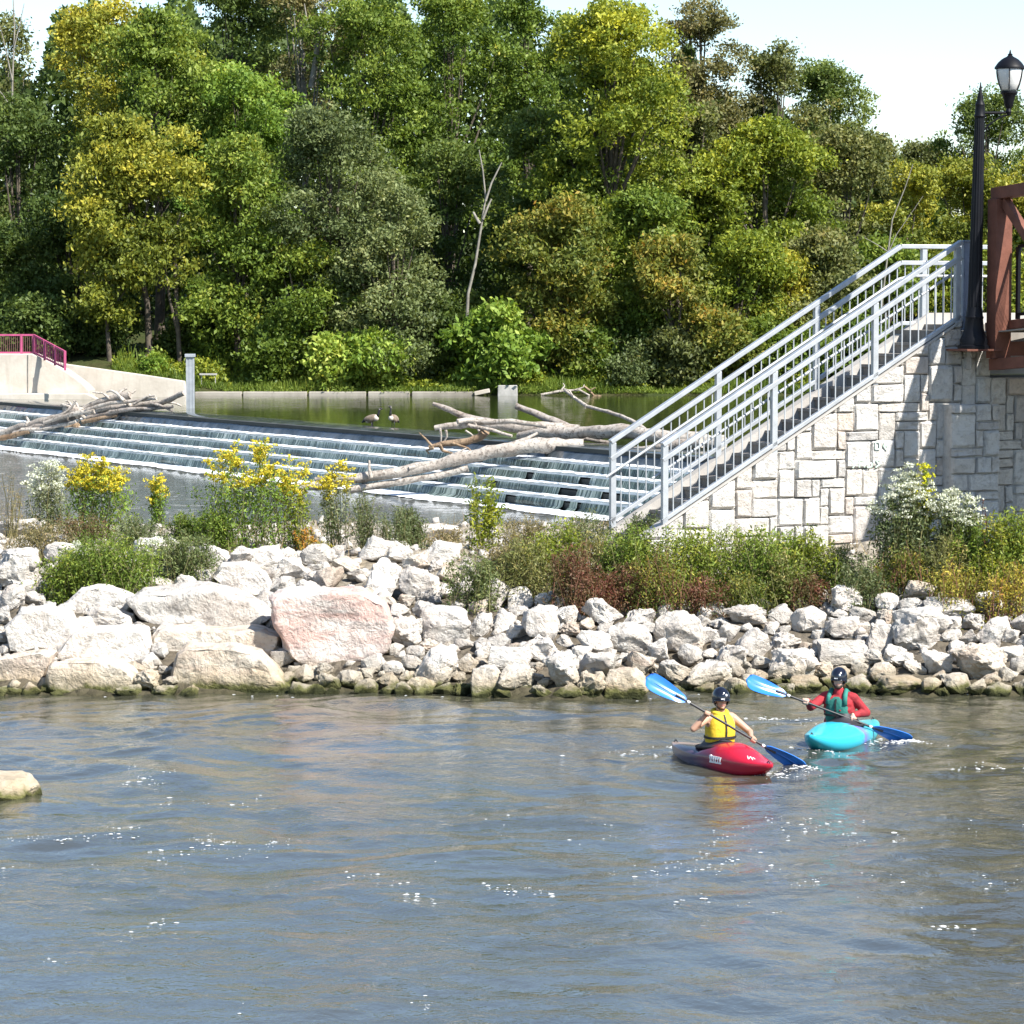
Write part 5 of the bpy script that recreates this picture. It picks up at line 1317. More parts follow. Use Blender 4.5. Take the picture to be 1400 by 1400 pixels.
pl('weed', 'straw-coloured weed beside the sapling, over the tailwater edge', 608, 762, 716, 36, 'tan', 24, 900, .034, bias=.0)
pl('weed', 'grey-green weed creeping down onto the rocks below the sapling', 648, 836, 752, 38, 'willow', 34, 1700, .042, bias=.0, low=.02)
pl('weed', 'olive weed sprawling above the bright egg-shaped rock', 712, 822, 734, 52, 'olive', 44, 2200, .042, bias=.15)
pl('weed', 'reddish-brown weed above the dark-flanked rocks', 790, 838, 742, 48, 'reddish', 46, 2400, .042, bias=.08, stalk='redstalk', low=.02)
pl('weed', 'yellow-green weed behind the reddish-brown weed', 775, 790, 706, 42, 'lime', 34, 1700, .042, bias=-.05)
pl('weed', 'wispy grey-green scrub beside the lowest stair post', 808, 752, 694, 40, 'sage', 30, 1100, .034, bias=-.1)
pl('bush', 'bright green bush in front of the lowest steps', 868, 818, 716, 56, 'green', 60, 3600, .045, bias=.0, cat='bush', low=.02)
pl('weed', 'dark red-stemmed weed low on the rocks under the bright green bush', 856, 842, 776, 48, 'reddish', 40, 1900, .038, bias=.12, stalk='redstalk', low=.02)
pl('bush', 'green bush at the foot of the stone wall, tallest of the middle bank', 940, 824, 712, 56, 'green', 60, 3600, .045, bias=.15, cat='bush', low=.02)
pl('grass_tuft', 'dry tan grass tuft against the stone wall near the lowest steps', 962, 742, 676, 38, 'tan', 60, 700, .05, bias=.05, aspect=.12, stalk='redstalk', upright=.3, cat='grass')
pl('weed', 'rust-red weed hanging over the rocks in the middle of the bank', 958, 838, 784, 46, 'reddish', 38, 1600, .036, bias=.22, stalk='redstalk', low=.02)
pl('bush', 'light green bush beneath the paint scrawl on the wall', 1035, 824, 718, 58, 'green', 60, 3800, .045, bias=.05, cat='bush', low=.02)
pl('bush', 'yellow-green end bush before the bare gap in the weeds', 1105, 812, 724, 46, 'lime', 46, 2600, .045, bias=-.12, cat='bush', low=.02)
pl('weed', 'brownish weed under the light green bush, rooted between rocks', 1010, 838, 780, 40, 'rust', 32, 1400, .036, bias=-.1, low=.02)
pl('weed', 'grey-green fuzzy weed in the gap below the wall corner', 1178, 830, 762, 40, 'sage', 36, 1800, .036, bias=-.08, low=.02)
for (px, yb, yt, hw, pal, bi, lb) in (
  (742, 806, 726, 40, 'lime', -.1, 'yellowish fine-leaved weed between the tan weeds and the olive weed'),
  (822, 800, 722, 44, 'olive', .2, 'brown-green weed joining the reddish-brown weed to the bright green bush'),
  (905, 838, 744, 50, 'rust', -.1, 'mixed green and rust weed in front of the foot of the wall'),
  (985, 812, 716, 46, 'green', .15, 'green weed between the dry grass tuft and the light green bush'),
  (1068, 832, 750, 46, 'olive', .2, 'olive weed on the top rocks below the light green bush'),
  (1072, 800, 726, 40, 'bright', .0, 'fresh green weed close against the wall beneath the scrawl'),
  (1140, 806, 744, 36, 'sage', -.12, 'thin grey-green weed at the bridge end of the middle bushes'),
  (884, 760, 704, 34, 'sage', -.12, 'wispy weed growing over the lowest two steps'),
  (690, 800, 742, 36, 'tan', -.1, 'dry brownish weed on the white gravel below the sapling'),
  (1290, 812, 724, 44, 'olive', .15, 'olive stems crowding below the two white-flowered bushes'),
  (1352, 828, 748, 38, 'lime', .0, 'yellowish green weed round the dead brown stalk'),
  (186, 752, 702, 40, 'sage', -.1, 'pale scrubby weed between the broad and the lone goldenrod'),
  (255, 746, 700, 30, 'green', .0, 'small green weed before the tallest goldenrod'),
  (560, 748, 690, 24, 'sage', -.05, 'pale weed standing before the tailwater beside the white slab'),
  (820, 838, 786, 40, 'reddish', .15, 'low maroon weed on the rocks beneath the reddish-brown weed'),
  (1100, 838, 788, 36, 'reddish', .0, 'brownish creeping weed on the rocks below the yellow-green end bush')):
    pl('weed', lb, px, yb, yt, hw, pal, 40, 2000, .038, bias=bi, low=.02, stalk='redstalk' if pal in ('reddish', 'rust') else 'stalk')
pl('white_snakeroot_bush', 'big bush topped with frothy white flowers in front of the pilaster', 1240, 806, 646, 50, 'sage', 62, 4200, .05, ftype='flat', fn=46, fmat='whiteflower', bias=-.12, topbias=.22, low=.02, cat='bush')
pl('white_snakeroot_bush', 'lower bush with drooping white flower heads by the brown stalk', 1305, 800, 668, 38, 'sage', 40, 2400, .05, ftype='flat', fn=24, fmat='whiteflower', bias=-.15, topbias=.2, low=.05, cat='bush')
pl(GR, 'single yellow-green goldenrod head above the big white-flowered bush', 1264, 800, 632, 13, 'green', 7, 260, .05, ftype='plume', fn=7, fmat='limeflower', upright=.2, low=.5)
pl('weed', 'brown-stemmed weed at the foot of the big white-flowered bush', 1232, 822, 742, 40, 'rust', 36, 1500, .038, bias=-.15, stalk='redstalk', low=.02)
pl('bush', 'tall green weedy bush under the bridge', 1378, 815, 690, 46, 'green', 54, 3400, .05, bias=.18, cat='bush', upright=.3)
pl('bush', 'green weedy bush between the white-flowered bushes and the bridge shade', 1322, 810, 706, 42, 'bright', 46, 2800, .046, bias=.0, cat='bush')
pl('weed', 'yellow-leaved weed on the rocks below the bridge', 1308, 834, 764, 46, 'yellow', 44, 1500, .038, bias=-.05, low=.02, stalk='redstalk')
pl('weed', 'golden weed at the edge of the bank right under the bridge', 1378, 848, 766, 42, 'yellow', 42, 1500, .038, bias=-.02, low=.02, stalk='redstalk')
pl('dock_stalk', 'dead brown dock stalk standing above the yellow-leaved weeds', 1346, 810, 684, 8, 'reddish', 5, 260, .03, bias=.25, stalk='redstalk', upright=.1)
pl('weed', 'sparse dry reed at the outermost end of the bank over the tailwater', 16, 735, 640, 24, 'tan', 14, 260, .05, aspect=.12, upright=.2)
# dry litter and low growth between
n = 9000; px = rng.uniform(-10, 1410, n); py = rng.uniform(716, 800, n)
x = []; 
keepx = []
D_ = rng.uniform(47.5, 58.5, n); X_ = rng.uniform(-11.5, 11, n); Z_ = bank_h(X_, D_)
kp = (vnoise(np.stack([X_, D_, Z_], 1), 1.3, 3) > -.05) & (Z_ > .8); P = np.stack([X_, D_, Z_], 1)[kp]; n = len(P)
h = rng.uniform(.05, .26, n); ln = rng.normal(0, .09, (n, 2)); wv = rng.normal(size=(n, 2)); wv /= np.linalg.norm(wv, axis=1)[:, None]; wv *= .007
V = np.zeros((n, 4, 3)); V[:, 0] = P; V[:, 1] = P; V[:, 0, :2] -= wv; V[:, 1, :2] += wv
tip = P + np.stack([ln[:, 0], ln[:, 1], h], 1); V[:, 2] = tip; V[:, 3] = tip; V[:, 2, :2] += wv * .3; V[:, 3, :2] -= wv * .3
tag(link('dry_grass', npmesh('dry_grass', V.reshape(-1, 3), np.arange(4 * n).reshape(n, 4), LM['tan'], np.repeat(rng.uniform(.1, 1, n), 4))), kind='stuff')
# ================================================================== KAYAKERS
def capsule(g, a, b, ra, rb, n=10, tint=0.):
    a, b = Vector(a), Vector(b); d = b - a; L = d.length; d.normalize()
    x = d.cross(UP)
    if x.length < .05: x = d.cross(Vector((1, 0, 0)))
    x.normalize(); y = d.cross(x); R = Matrix((x, y, d)).transposed()
    prof = [(ra * sin(t), -ra * cos(t)) for t in (.02, .5, 1.0)] + [(ra, 0)] + [(rb, L)] + [(rb * cos(t), L + rb * sin(t)) for t in (.55, 1.05, 1.55)]
    g.lathe(prof, a, n, R, tint)
def remesh(o, vox, it=3):
    m = o.modifiers.new('skin', 'REMESH'); m.mode = 'VOXEL'; m.voxel_size = vox; m.use_smooth_shade = True
    s = o.modifiers.new('smooth', 'SMOOTH'); s.iterations = it; s.factor = .5
def skin(name, col):
    t = NT(name); v = t.coord('Object'); n = t.noise(v, 9, 4)
    c = t.mix(n, col, tuple(q * .82 for q in col)); p = t.bsdf(c, .5, 0, None, .4)
    p.inputs['Subsurface Weight'].default_value = .0; return t.m
M['skin'] = skin('skin', (.50, .30, .21)); M['skinpale'] = skin('pale skin', (.56, .37, .29))
M['helmet'] = simple('black helmet shell', (.008, .010, .02), .12, 0, .2, 5, spec=.7)
M['yellowvest'] = simple('yellow vest fabric', (.62, .43, .022), .8, 0, .22, 6, .8, 11)
M['tealvest'] = simple('teal vest fabric', (.02, .16, .13), .8, 0, .3, 6, .8, 11)
M['blackweb'] = simple('black webbing', (.012, .012, .014), .7)
M['redshirt'] = simple('red shirt', (.30, .016, .024), .8, 0, .35, 8, .9, 12)
M['hairred'] = simple('reddish blond hair', (.34, .15, .05), .7)
M['hairdark'] = simple('dark hair', (.025, .016, .01), .7)
M['white'] = simple('white print', (.78, .78, .80), .5, 0, .05)
M['lip'] = simple('lip', (.36, .13, .11), .5)
M['eye'] = simple('eye', (.03, .022, .02), .2)
M['skirt'] = simple('black spray skirt', (.016, .016, .022), .6, 0, .3, 12)
M['bladeblue'] = simple('blue paddle blade', (.025, .17, .58), .28, 0, .08, 7)
M['shaftblack'] = simple('black paddle shaft', (.012, .012, .015), .4)

def kayak_mat(name, stops, rough=.2):
    t = NT(name); v = t.coord('Object'); sx = t.n('ShaderNodeSeparateXYZ'); t.l(v, sx.inputs[0])
    n = t.noise(v, 2.4, 4, .6, .5)
    f = t.math('ADD', t.maprange(sx.outputs[1], -1.1, 1.1), t.math('MULTIPLY', t.math('SUBTRACT', n, .5), .22))
    t.bsdf(t.ramp(f, stops), rough, 0, None, .5); return t.m
M['kayakred'] = kayak_mat('red to purple kayak', [(.08, (.30, .22, .19)), (.26, (.17, .115, .115)), (.42, (.055, .035, .07)), (.53, (.15, .02, .045)), (.64, (.38, .012, .032)), (1, (.46, .010, .03))])
M['kayakblue'] = kayak_mat('turquoise kayak', [(.05, (.05, .42, .42)), (.40, (.05, .40, .50)), (.52, (.18, .16, .50)), (.58, (.04, .42, .56)), (1, (.03, .46, .60))])

def kayak(label, c, f, L, B, bowrise, mat, peak, stern_drop=0.):
    f = Vector((f[0], f[1], 0)).normalized(); r = Vector((f.y, -f.x, 0)); rz = atan2(-f.x, f.y)
    k = empty('kayak', Vector((c[0], c[1], 0)), label, 'kayak', rz=rz); C0 = Vector((c[0], c[1], 0))
    NS, n = 34, 26; V = []; F = []
    for i in range(NS + 1):
        t = -1 + 2 * i / NS; tt = max(-.999, min(.999, t))
        w_ = B * (1 - abs(tt) ** 2.0) ** .72
        gz = .12 + bowrise * max(0, t) ** 2.2 + (.05 - stern_drop) * max(0, -t) ** 2
        top = gz + (peak - .12) * math.exp(-((t - .22) / .42) ** 2) + .02 * (1 - t * t)
        if t < -.1: top = gz + .075 * (1 - ((-t - .1) / .9) ** 1.5) 
        if -.1 <= t < .22: top = max(top, gz + .075)
        zb = -.11 + (.20 + bowrise) * max(0, t) ** 3.2 + .13 * max(0, -t) ** 2.6
        for j in range(n):
            a = 2 * pi * j / n; ca, sa = cos(a), sin(a)
            e = .75
            x = w_ * (abs(ca) ** e) * (1 if ca >= 0 else -1)
            z = gz + (top - gz) * abs(sa) ** 1.15 if sa >= 0 else gz - (gz - zb) * abs(sa) ** .8
            V.append(C0 + f * (t * L / 2) + r * x + UP * z)
    for i in range(NS):
        for j in range(n): F.append((i * n + j, i * n + (j + 1) % n, (i + 1) * n + (j + 1) % n, (i + 1) * n + j))
    F.append(tuple(range(n - 1, -1, -1))); F.append(tuple(NS * n + j for j in range(n)))
    g = Geo(); g.add(V, F); g.build('hull', M[mat], k, smooth=50)
    for tt in (.93, -.94):
        g = Geo(); gz = .12 + bowrise * max(0, tt) ** 2.2 + (.05 - stern_drop) * max(0, -tt) ** 2
        g.tube([C0 + f * (tt * L / 2 - .05) + UP * (gz + .0), C0 + f * (tt * L / 2) + UP * (gz + .035), C0 + f * (tt * L / 2 + .045) + UP * (gz + .0)], .007, 6)
        g.build('grab_loop', M['blackweb'], k, smooth=60)
    # coaming ring and skirt
    cc = C0 - f * .05 + UP * .225; ring = []
    for j in range(29):
        a = 2 * pi * j / 28; ring.append(cc + f * (.36 * cos(a)) + r * (.225 * sin(a)) + UP * (.035 * cos(a)))
    g = Geo(); g.tube(ring, .018, 8, cap=False); g.build('coaming', M['blackweb'], k, smooth=60)
    g = Geo(); V = []
    for s, dz, off in ((1.0, 0.0, 0), (.75, .03, -.02), (.52, .07, -.06), (.46, .13, -.08)):
        for j in range(28):
            a = 2 * pi * j / 28; V.append(cc + f * (.36 * s * cos(a) + off) + r * (.225 * (s * .95 + (.05 if s < 1 else 0)) * sin(a)) + UP * (.035 * cos(a) * s + dz))
    g.add(V, [(i * 28 + j, i * 28 + (j + 1) % 28, (i + 1) * 28 + (j + 1) % 28, (i + 1) * 28 + j) for i in range(3) for j in range(28)]); g.build('spray_skirt', M['skirt'], k, smooth=180)
    return k, C0, f, r
k1, kc1, kf1, kr1 = kayak('red and purple kayak with a pointed bow, carrying the paddler in yellow', (2.52, 34.93), (.50, -.866), 2.12, .295, .03, 'kayakred', .285, .02)
k2, kc2, kf2, kr2 = kayak('turquoise kayak with a blunt bow, carrying the paddler in red', (4.19, 36.80), (-.50, -.866), 2.05, .33, .10, 'kayakblue', .26)
# white marks on the red hull
def decal(k, c, f, r, items, mat='white'):
    g = Geo()
    for (t, x, z, L_, h, tilt) in items:
        p = c + f * t + r * x + UP * z; g.box(p, (.006, L_, h), Matrix.Rotation(atan2(-f.x, f.y), 3, 'Z') @ Matrix.Rotation(tilt, 3, 'X'))
    g.build('white_marking', M[mat], k)
def on_hull(c, f, r, t, side, z):     # point just outside the flank
    return side
g = Geo()
def mark(px, py, D, strokes, wd=.022):
    for (a, b, c_, d) in strokes: g.bar(at(px + a, py + b, D), at(px + c_, py + d, D), .012, wd, UP)
kD = 34.62
def flank_mark(ho, px, py, strokes, wd=1.6):
    """paint strokes laid on a hull: photo offsets projected along the sight line onto the hull mesh"""
    from mathutils.bvhtree import BVHTree
    me = ho.data; mw = ho.parent.matrix_basis @ ho.matrix_basis if ho.parent else ho.matrix_basis
    bv = BVHTree.FromPolygons([mw @ v.co for v in me.vertices], [tuple(p.vertices) for p in me.polygons])
    gg = Geo()
    for (a, b, c_, d) in strokes:
        for i in range(5):
            u0, u1 = i / 5, (i + 1) / 5
            hs = []
            for u in (u0, u1):
                h = bv.ray_cast(Vector((0, 0, CAMH)), ray(px + a + (c_ - a) * u, py + b + (d - b) * u).normalized())
                if h[0] is not None: hs.append(h[0] + h[1] * .002)
            if len(hs) == 2 and (hs[0] - hs[1]).length < .06: gg.bar(hs[0], hs[1], .010, wd * 34.7 / FPX, UP)
    if gg.v: gg.build('white_marking', M['white'], ho.parent)
h1 = [o for o in k1.children if o.name.startswith('hull')][0]
flank_mark(h1, 977, 1037, [(-7, -3, -5, 4), (-5, -5, -4, 5), (-4, -4, -1, 4), (-1, -3, -1, 5), (2, -2, 1, 5), (1, 0, 5, 1), (5, -1, 4, 6), (8, 0, 7, 6), (-7, 4, 9, 7), (-7, -4, 9, 0)], 2.2)
flank_mark(h1, 1026, 1035, [(-4, -1, -3, 3), (-3, 3, 0, 0), (0, 0, 3, 4), (3, 1, 6, 3)], 2.0)

def ik(a, c, l1, l2, hint):
    a, c = Vector(a), Vector(c); d = c - a; L = min(d.length, (l1 + l2) * .995); d.normalize()
    x = (l1 * l1 - l2 * l2 + L * L) / (2 * L); h = sqrt(max(0, l1 * l1 - x * x))
    hv = Vector(hint) - d * d.dot(Vector(hint)); hv.normalize()
    return a + d * x + hv * h
def paddle(label, a, b, bl, bw, normal):
    """a: tip of the raised blade, b: tip of the wet blade"""
    t = empty('paddle', (a + b) / 2, label, 'paddle'); d = (b - a).normalized(); L = (b - a).length
    g = Geo(); g.tube([a + d * bl * .75, b - d * bl * .75], .0155, 10); g.build('shaft', M['shaftblack'], t, smooth=50)
    g = Geo()
    for p in (a + d * (bl + .035), b - d * (bl + .035)): g.tube([p - d * .018, p + d * .018], .019, 10)
    g.build('tape_ring', M['white'], t, smooth=50)
    for tip, s, nr in ((a, 1, normal[0]), (b, -1, normal[1])):
        ax = d * s; n_ = (nr - ax * nr.dot(ax)).normalized(); x = ax.cross(n_)
        V = []; NU, NV = 14, 9
        for side in (1, -1):
            for i in range(NU + 1):
                u = i / NU; wv = bw * (1 - (1 - min(1, u / .22)) ** 2.2) ** .5 * (1 - .62 * max(0, (u - .30) / .70) ** 1.6)
                if u > .97: wv = max(wv * .6, .02)
                for j in range(NV):
                    q = -1 + 2 * j / (NV - 1); lift = -.030 * (1 - q * q) * sin(pi * min(1, u + .1)) + (.010 if abs(q) < .15 else 0)
                    V.append(tip + ax * (u * bl) + x * (q * wv * (1.0 if q > 0 else .92)) + n_ * (lift + side * .0045))
        m = (NU + 1) * NV; F = []
        for s_ in (0, 1):
            for i in range(NU):
                for j in range(NV - 1):
                    q = [s_ * m + i * NV + j, s_ * m + i * NV + j + 1, s_ * m + (i + 1) * NV + j + 1, s_ * m + (i + 1) * NV + j]
                    F.append(tuple(q if s_ == 0 else q[::-1]))
        for i in range(NU):
            for j in (0, NV - 1):
                q = [i * NV + j, (i + 1) * NV + j, m + (i + 1) * NV + j, m + i * NV + j]; F.append(tuple(q if j else q[::-1]))
        for i in (0, NU):
            for j in range(NV - 1):
                q = [i * NV + j, i * NV + j + 1, m + i * NV + j + 1, m + i * NV + j]; F.append(tuple(q[::-1] if i == 0 else q))
        g = Geo(); g.add(V, F); bl_o = g.build('blade', M['bladeblue'], t, smooth=60)
        g = Geo(); g.tube([tip + ax * bl * .22 - n_ * .014, tip + ax * bl * .6 - n_ * .018, tip + ax * bl * .98], [.005, .009, .016], 8); g.build('spine', M['bladeblue'], bl_o, smooth=60)
    return t, d
def person(label, c, f, hands, d, skinm, vest, style):
    f = Vector((f[0], f[1], 0)).normalized(); r = Vector((f.y, -f.x, 0)); C0 = Vector((c[0], c[1], 0))
    P = lambda R, Fw, U: C0 + r * R + f * Fw + UP * U
    p = empty('person', P(0, 0, .06), label, 'person')
    g = Geo()
    capsule(g, P(-.09, 0, .13), P(.09, 0, .13), .105, .105)
    capsule(g, P(0, 0, .16), P(0, .02, .34), .115, .12); capsule(g, P(-.07, .02, .36), P(.07, .02, .36), .115, .115)
    capsule(g, P(-.085, .02, .48), P(.085, .02, .48), .10, .10); capsule(g, P(-.155, .01, .565), P(.155, .01, .565), .058, .058)
    capsule(g, P(0, .015, .57), P(0, .03, .70), .056, .052)
    # legs under the deck
    for s in (-1, 1): capsule(g, P(s * .09, .05, .11), P(s * .12, .46, .12), .07, .05); capsule(g, P(s * .12, .46, .12), P(s * .055, .76, .05), .045, .03)
    # head, turned hd towards style['look']
    lf = Vector((*style['look'], 0)).normalized(); lr = Vector((lf.y, -lf.x, 0)); hc = P(0, .035, .795)
    hd = lambda R, Fw, U: hc + lr * R + lf * Fw + UP * U
    RH = Matrix((lr, lf, UP)).transposed()
    g.ball(hc, (.074, .092, .105), RH); g.ball(hd(0, .028, -.055), (.056, .060, .062), RH); g.ball(hd(0, .066, -.098), (.026, .022, .020), RH)
    g.lathe([(.0005, .034), (.008, .018), (.014, -.004), (.016, -.012), (.002, -.020)], hd(0, .094, -.022), 8, RH @ Matrix.Rotation(radians(-14), 3, 'X'))
    for s in (-1, 1): g.ball(hd(s * .076, .0, -.015), (.010, .020, .030), RH); g.ball(hd(s * .034, .075, .022), (.026, .014, .009), RH)
    el = []
    sl = Geo()
    for s, hp, hint in ((1, hands[0], style['hint'][0]), (-1, hands[1], style['hint'][1])):
        sh = P(s * .185, .01, .555); hp = Vector(hp)
        wr = hp + (sh - hp).normalized() * .055 + UP * .012
        e = ik(sh, wr, .275, .25, r * hint[0] + f * hint[1] + UP * hint[2]); el.append(e)
        capsule(g, sh, e, .050, .040); capsule(g, e, wr, .040, .027)
        if style.get('sleeve'):
            capsule(sl, sh, e, .066, .056); capsule(sl, e, e.lerp(wr, .88), .056, .042)
        # hand: palm, four fingers wrapped round the shaft, thumb under it
        dd = d if s == 1 else -d; pd = (hp - wr).normalized(); nrm = (pd - d * pd.dot(d)).normalized(); side = d.cross(nrm)
        pc = hp - nrm * .030
        capsule(g, wr, pc, .027, .030); capsule(g, pc - d * .026, pc + d * .026, .021, .021)
        for q in range(4):
            o_ = d * ((q - 1.5) * .020); ln = (.9, 1, .96, .8)[q]
            pts = [hp + o_ - nrm * .028 + side * .010, hp + o_ + side * .029 + nrm * (-.004), hp + o_ + side * .020 * ln + nrm * .024, hp + o_ - side * .010 * ln + nrm * .026]
            for a_, b_ in zip(pts, pts[1:]): capsule(g, a_, b_, .0095, .0085, 6)
        tp = [pc - side * .012 + dd * .022, hp - side * .026 + dd * .030 - nrm * .006, hp - side * .022 + dd * .020 + nrm * .020]
        for a_, b_ in zip(tp, tp[1:]): capsule(g, a_, b_, .011, .0095, 6)
    b = g.build('body', M[skinm], p); remesh(b, .0075, 2)
    if style.get('sleeve'):
        capsule(sl, P(-.15, .01, .555), P(.15, .01, .555), .075, .075); capsule(sl, P(-.08, .01, .40), P(.08, .01, .40), .13, .13); capsule(sl, P(-.08, .01, .22), P(.08, .01, .22), .125, .125)
        capsule(sl, P(-.08, .025, .485), P(.08, .025, .485), .122, .122); capsule(sl, P(0, .02, .58), P(0, .026, .645), .080, .064)
        o = sl.build('shirt', M[style['sleeve']], p); remesh(o, .009, 4)
    # life vest: rings round the trunk
    V = []; N = 32; rings = style['rings']
    for (u, hw, hd_, off) in rings:
        for j in range(N):
            a = 2 * pi * j / N; ca, sa = cos(a), sin(a); e = .78
            V.append(P(hw * abs(ca) ** e * (1 if ca >= 0 else -1), off + hd_ * abs(sa) ** e * (1 if sa >= 0 else -1), u))
    F = [(i * N + j, i * N + (j + 1) % N, (i + 1) * N + (j + 1) % N, (i + 1) * N + j) for i in range(len(rings) - 1) for j in range(N)] + [tuple(range(N - 1, -1, -1))]
    F += [tuple((len(rings) - 1) * N + j for j in range(N))]
    g = Geo(); g.add(V, F); lv = g.build('life_vest', M[vest], p, smooth=180)
    sm = lv.modifiers.new('round', 'SUBSURF'); sm.levels = 1; sm.render_levels = 1
    for (u, hw, hd_, off), h in ((style['belt'], .026),):
        ringp = [P((hw + .006) * abs(cos(2 * pi * j / 40)) ** .78 * (1 if cos(2 * pi * j / 40) >= 0 else -1), off + (hd_ + .006) * abs(sin(2 * pi * j / 40)) ** .78 * (1 if sin(2 * pi * j / 40) >= 0 else -1), u) for j in range(41)]
        g = Geo()
        for q0, q1 in zip(ringp, ringp[1:]): g.bar(q0, q1, .012, h)
        g.build('belt', M['blackweb'], lv)
    g = Geo()
    fr = [(u, off + hd_) for (u, hw, hd_, off) in rings[:-1]]
    for (u0, y0), (u1, y1) in zip(fr, fr[1:]): g.bar(P(0, y0 + .004, u0), P(0, y1 + .004, u1), .020, .010, f)
    g.build('zip', M['blackweb'], lv)
    if style.get('collar'):
        pts = [P(.088 * sin(a), .012 + .080 * cos(a), .632 + .030 * (-cos(a)) * .6) for a in [0.45 + (2 * pi - .9) * k / 16 for k in range(17)]]
        g = Geo(); g.tube(pts, .030, 8); g.build('collar', M[vest], lv, smooth=180)
    else:
        g = Geo()
        for s in (-1, 1):
            g.tube([P(s * .115, .135, .47), P(s * .105, .10, .58), P(s * .095, .03, .645), P(s * .10, -.06, .60)], [.034, .032, .030, .030], 8)
        g.build('shoulder_strap', M[vest], lv, smooth=180)
        g = Geo(); g.ball(P(-.06, .158, .40), (.016, .012, .012)); g.build('badge', M['redshirt'], lv)
    # helmet
    g = Geo(); V = []; NU, NV = 28, 9
    for i in range(NV + 1):
        th = (pi * .60) * i / NV
        for k in range(NU):
            ph = 2 * pi * k / NU; dn = 0
            cut = .0 if sin(ph) > .55 else (.035 if i == NV else .0)          # sides reach lower than the brow
            V.append(hd(.100 * sin(th) * cos(ph), -.006 + .122 * sin(th) * sin(ph), .020 + .118 * cos(th) - cut * (i / NV)))
    F = [(i * NU + k, (i + 1) * NU + k, (i + 1) * NU + (k + 1) % NU, i * NU + (k + 1) % NU) for i in range(NV) for k in range(NU)]
    g.add(V, F); he = g.build('helmet', M['helmet'], p, smooth=180)
    so_ = he.modifiers.new('shell', 'SOLIDIFY'); so_.thickness = .012; so_.offset = 0
    g = Geo()
    pts = [hd(.104 * cos(a), -.006 + .126 * sin(a), -.012) for a in [radians(25 + 130 * k / 10) for k in range(11)]]
    g.tube(pts, .008, 6); g.build('brim', M['helmet'], he, smooth=180)
    g = Geo(); g.ball(hd(.035 * style['badge'], .108, .055), (.014, .008, .016), RH); g.box(hd(.01, .116, .012), (.045, .010, .012), RH); g.build('white_marking', M['white'], he)
    g = Geo()
    for s in (-1, 1): g.tube([hd(s * .088, .005, -.02), hd(s * .074, .03, -.075), hd(s * .028, .055, -.122), hd(0, .06, -.124)], .007, 6)
    g.build('chin_strap', M['blackweb'], he, smooth=180)
    # face
    for s in (-1, 1):
        g = Geo(); g.ball(hd(s * .033, .081, .004), (.014, .008, .007), RH); g.build('eye', M['eye'], p)
        g = Geo(); g.tube([hd(s * .018, .088, .022), hd(s * .036, .086, .026), hd(s * .052, .074, .021)], .0045, 5); g.build('eyebrow', M[style['hair']], p)
    g = Geo(); g.tube([hd(-.024, .082, -.066), hd(0, .091, -.070), hd(.024, .082, -.066)], [.003, .006, .003], 6); g.build('mouth', M['lip'], p, smooth=180)
    g = Geo()
    for s in (-1, 1):
        for q in range(5): g.tube([hd(s * (.070 - .004 * q), .010 - .022 * q, -.01), hd(s * (.074 - .004 * q), .004 - .022 * q, -.055), hd(s * (.068 - .004 * q), -.004 - .02 * q, -.080 - style['hairlen'])], [.015, .016, .006], 6)
    g.build('hair', M[style['hair']], p, smooth=180)
    if style.get('beard'):
        g = Geo(); g.ball(hd(0, .062, -.105), (.040, .034, .024), RH); g.tube([hd(-.062, .02, -.05), hd(-.05, .05, -.09), hd(0, .078, -.108), hd(.05, .05, -.09), hd(.062, .02, -.05)], .014, 6); g.build('beard', M['hairdark'], p, smooth=180)
    return p
# paddles first: their shafts give the hands their places
a1, b1 = at(883, 926, 34.62), at(1101, 1053, 34.78)
pd1, d1 = paddle('blue-bladed paddle with a black shaft held by the paddler in yellow', a1, b1, .56, .118, (Vector((.25, -.85, .35)), Vector((-.75, -.60, -.10))))
a2, b2 = at(1020, 929, 36.50), at(1247, 1015, 36.92)
pd2, d2 = paddle('blue-bladed paddle held by the paddler in red, lower blade splashing', a2, b2, .56, .118, (Vector((.1, -.80, .6)), Vector((-.75, -.60, -.10))))
def on_line(a, b, px):
    lo, hi = 0., 1.
    for _ in range(40):
        m = (lo + hi) / 2; q = a.lerp(b, m); x = 700 + FPX * q.x / (q.y * cos(TILT) - (q.z - CAMH) * sin(TILT))
        if x < px: lo = m
        else: hi = m
    return a.lerp(b, lo)
RY = [(.17, .165, .118, .01), (.20, .176, .128, .012), (.30, .180, .140, .018), (.40, .186, .150, .02), (.50, .178, .146, .02), (.565, .150, .120, .018), (.61, .115, .092, .016), (.645, .075, .066, .02)]
RT = [(.17, .165, .118, .01), (.20, .172, .126, .012), (.30, .174, .138, .018), (.40, .174, .152, .02), (.48, .168, .148, .02), (.54, .140, .122, .018), (.585, .105, .092, .016)]
person('person in a yellow life vest and black helmet paddling bare-armed', (2.50, 35.03), (.45, -.89), (on_line(a1, b1, 967), on_line(a1, b1, 1030)), d1, 'skin', 'yellowvest',
       dict(look=(.22, -.97), hint=((.55, -.35, -.75), (-.85, -.15, -.5)), rings=RY, belt=(.335, .183, .146, .018), collar=True, badge=-1, hair='hairdark', hairlen=0.0))
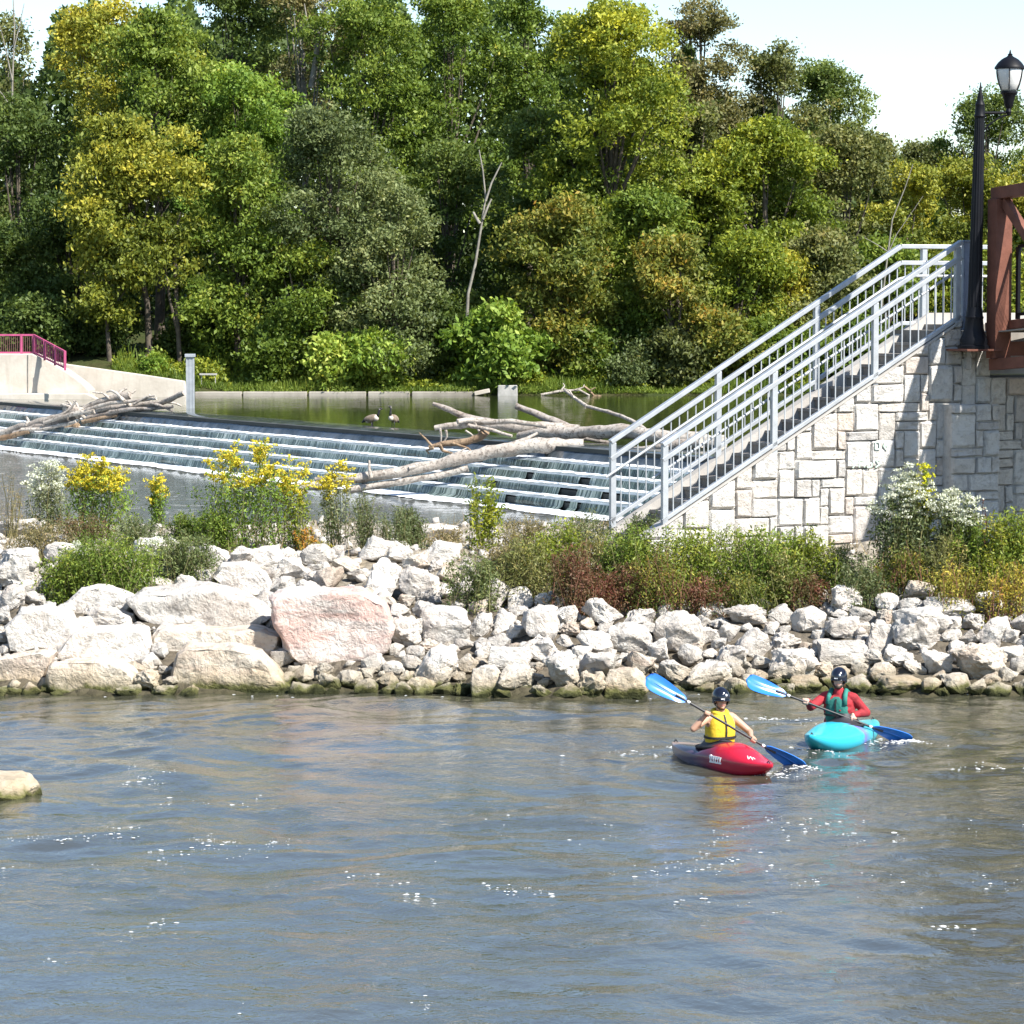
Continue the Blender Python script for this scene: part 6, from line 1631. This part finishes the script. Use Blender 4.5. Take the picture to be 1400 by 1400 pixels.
person('person in a red shirt and teal life vest with a black helmet, paddling and bearded', (4.17, 36.98), (-.42, -.90), (on_line(a2, b2, 1101), on_line(a2, b2, 1166)), d2, 'skinpale', 'tealvest',
       dict(look=(-.34, -.94), hint=((.5, -.3, -.8), (-.42, -.25, -.85)), rings=RT, belt=(.335, .176, .146, .018), sleeve='redshirt', badge=-1, hair='hairred', hairlen=.03, beard=True))

# ================================================================== GEESE ON THE CREST
M['goosebody'] = simple('goose body feathers', (.20, .155, .115), .85, 0, .35, 14)
M['goosebreast'] = simple('goose breast feathers', (.50, .45, .38), .85, 0, .15, 14)
M['gooseblack'] = simple('goose black feathers', (.010, .010, .010), .6)
def goose(label, px, py, D, hgt, f, neck, tilt):
    b = at(px, py, D); f = Vector((f[0], f[1], 0)).normalized(); r = Vector((f.y, -f.x, 0)); k = hgt
    P = lambda Fw, R, U: b + f * Fw * k + r * R * k + UP * U * k
    R0 = Matrix((f, r, UP)).transposed(); Rt = R0 @ Matrix.Rotation(-tilt, 3, 'Y'); g = Geo()
    def ball(c, rad, R, mi, **kw):
        n0 = len(g.f); g.ball(c, rad, R, 12, 8); g.m[n0:] = [mi] * (len(g.f) - n0)
    def tube(pts, rr, mi):
        n0 = len(g.f); g.tube(pts, rr, 8); g.m[n0:] = [mi] * (len(g.f) - n0)
    ball(P(0, 0, .40), (.30 * k, .15 * k, .16 * k), Rt, 0); ball(P(.17, 0, .43), (.14 * k, .125 * k, .14 * k), Rt, 1); ball(P(-.12, 0, .32), (.15 * k, .11 * k, .10 * k), Rt, 1)
    for s in (-1, 1): ball(P(-.06, s * .10, .43), (.25 * k, .05 * k, .11 * k), Rt, 0)
    tube([P(-.24, 0, .38), P(-.36, 0, .34 - tilt * .2), P(-.42, 0, .33 - tilt * .25)], [.075 * k, .05 * k, .02 * k], 2)
    N = [P(*q) for q in neck]; tube(N, [.075 * k, .052 * k, .045 * k, .045 * k], 2)
    h = N[-1]; ball(h + f * .03 * k, (.075 * k, .048 * k, .052 * k), R0, 2)
    for s in (-1, 1): ball(h + f * .015 * k + r * s * .036 * k - UP * .018 * k, (.028 * k, .014 * k, .034 * k), R0, 1)
    tube([h + f * .085 * k, h + f * .15 * k - UP * .012 * k], [.028 * k, .010 * k], 2)
    for s in (-1, 1): tube([P(.02, s * .06, .28), P(.03, s * .065, .10), P(.05, s * .065, .0)], [.03 * k, .018 * k, .016 * k], 2); tube([P(.02, s * .065, .005), P(.10, s * .075, .004)], [.018 * k, .028 * k], 2)
    o = g.build('goose', [M['goosebody'], M['goosebreast'], M['gooseblack']], None, smooth=180); return tag(o, label, 'goose', 'geese on the weir crest')
goose('goose leaning forward on the weir crest, tail toward the water', 508, 586, 87.0, .74, (.95, -.3), [(.24, 0, .48), (.30, 0, .60), (.33, 0, .72), (.35, 0, .80)], .35)
goose('goose standing upright on the weir crest with its neck stretched up', 538, 584, 86.6, .64, (-.6, -.8), [(.20, 0, .50), (.22, 0, .66), (.20, 0, .82), (.21, 0, .95)], .55)
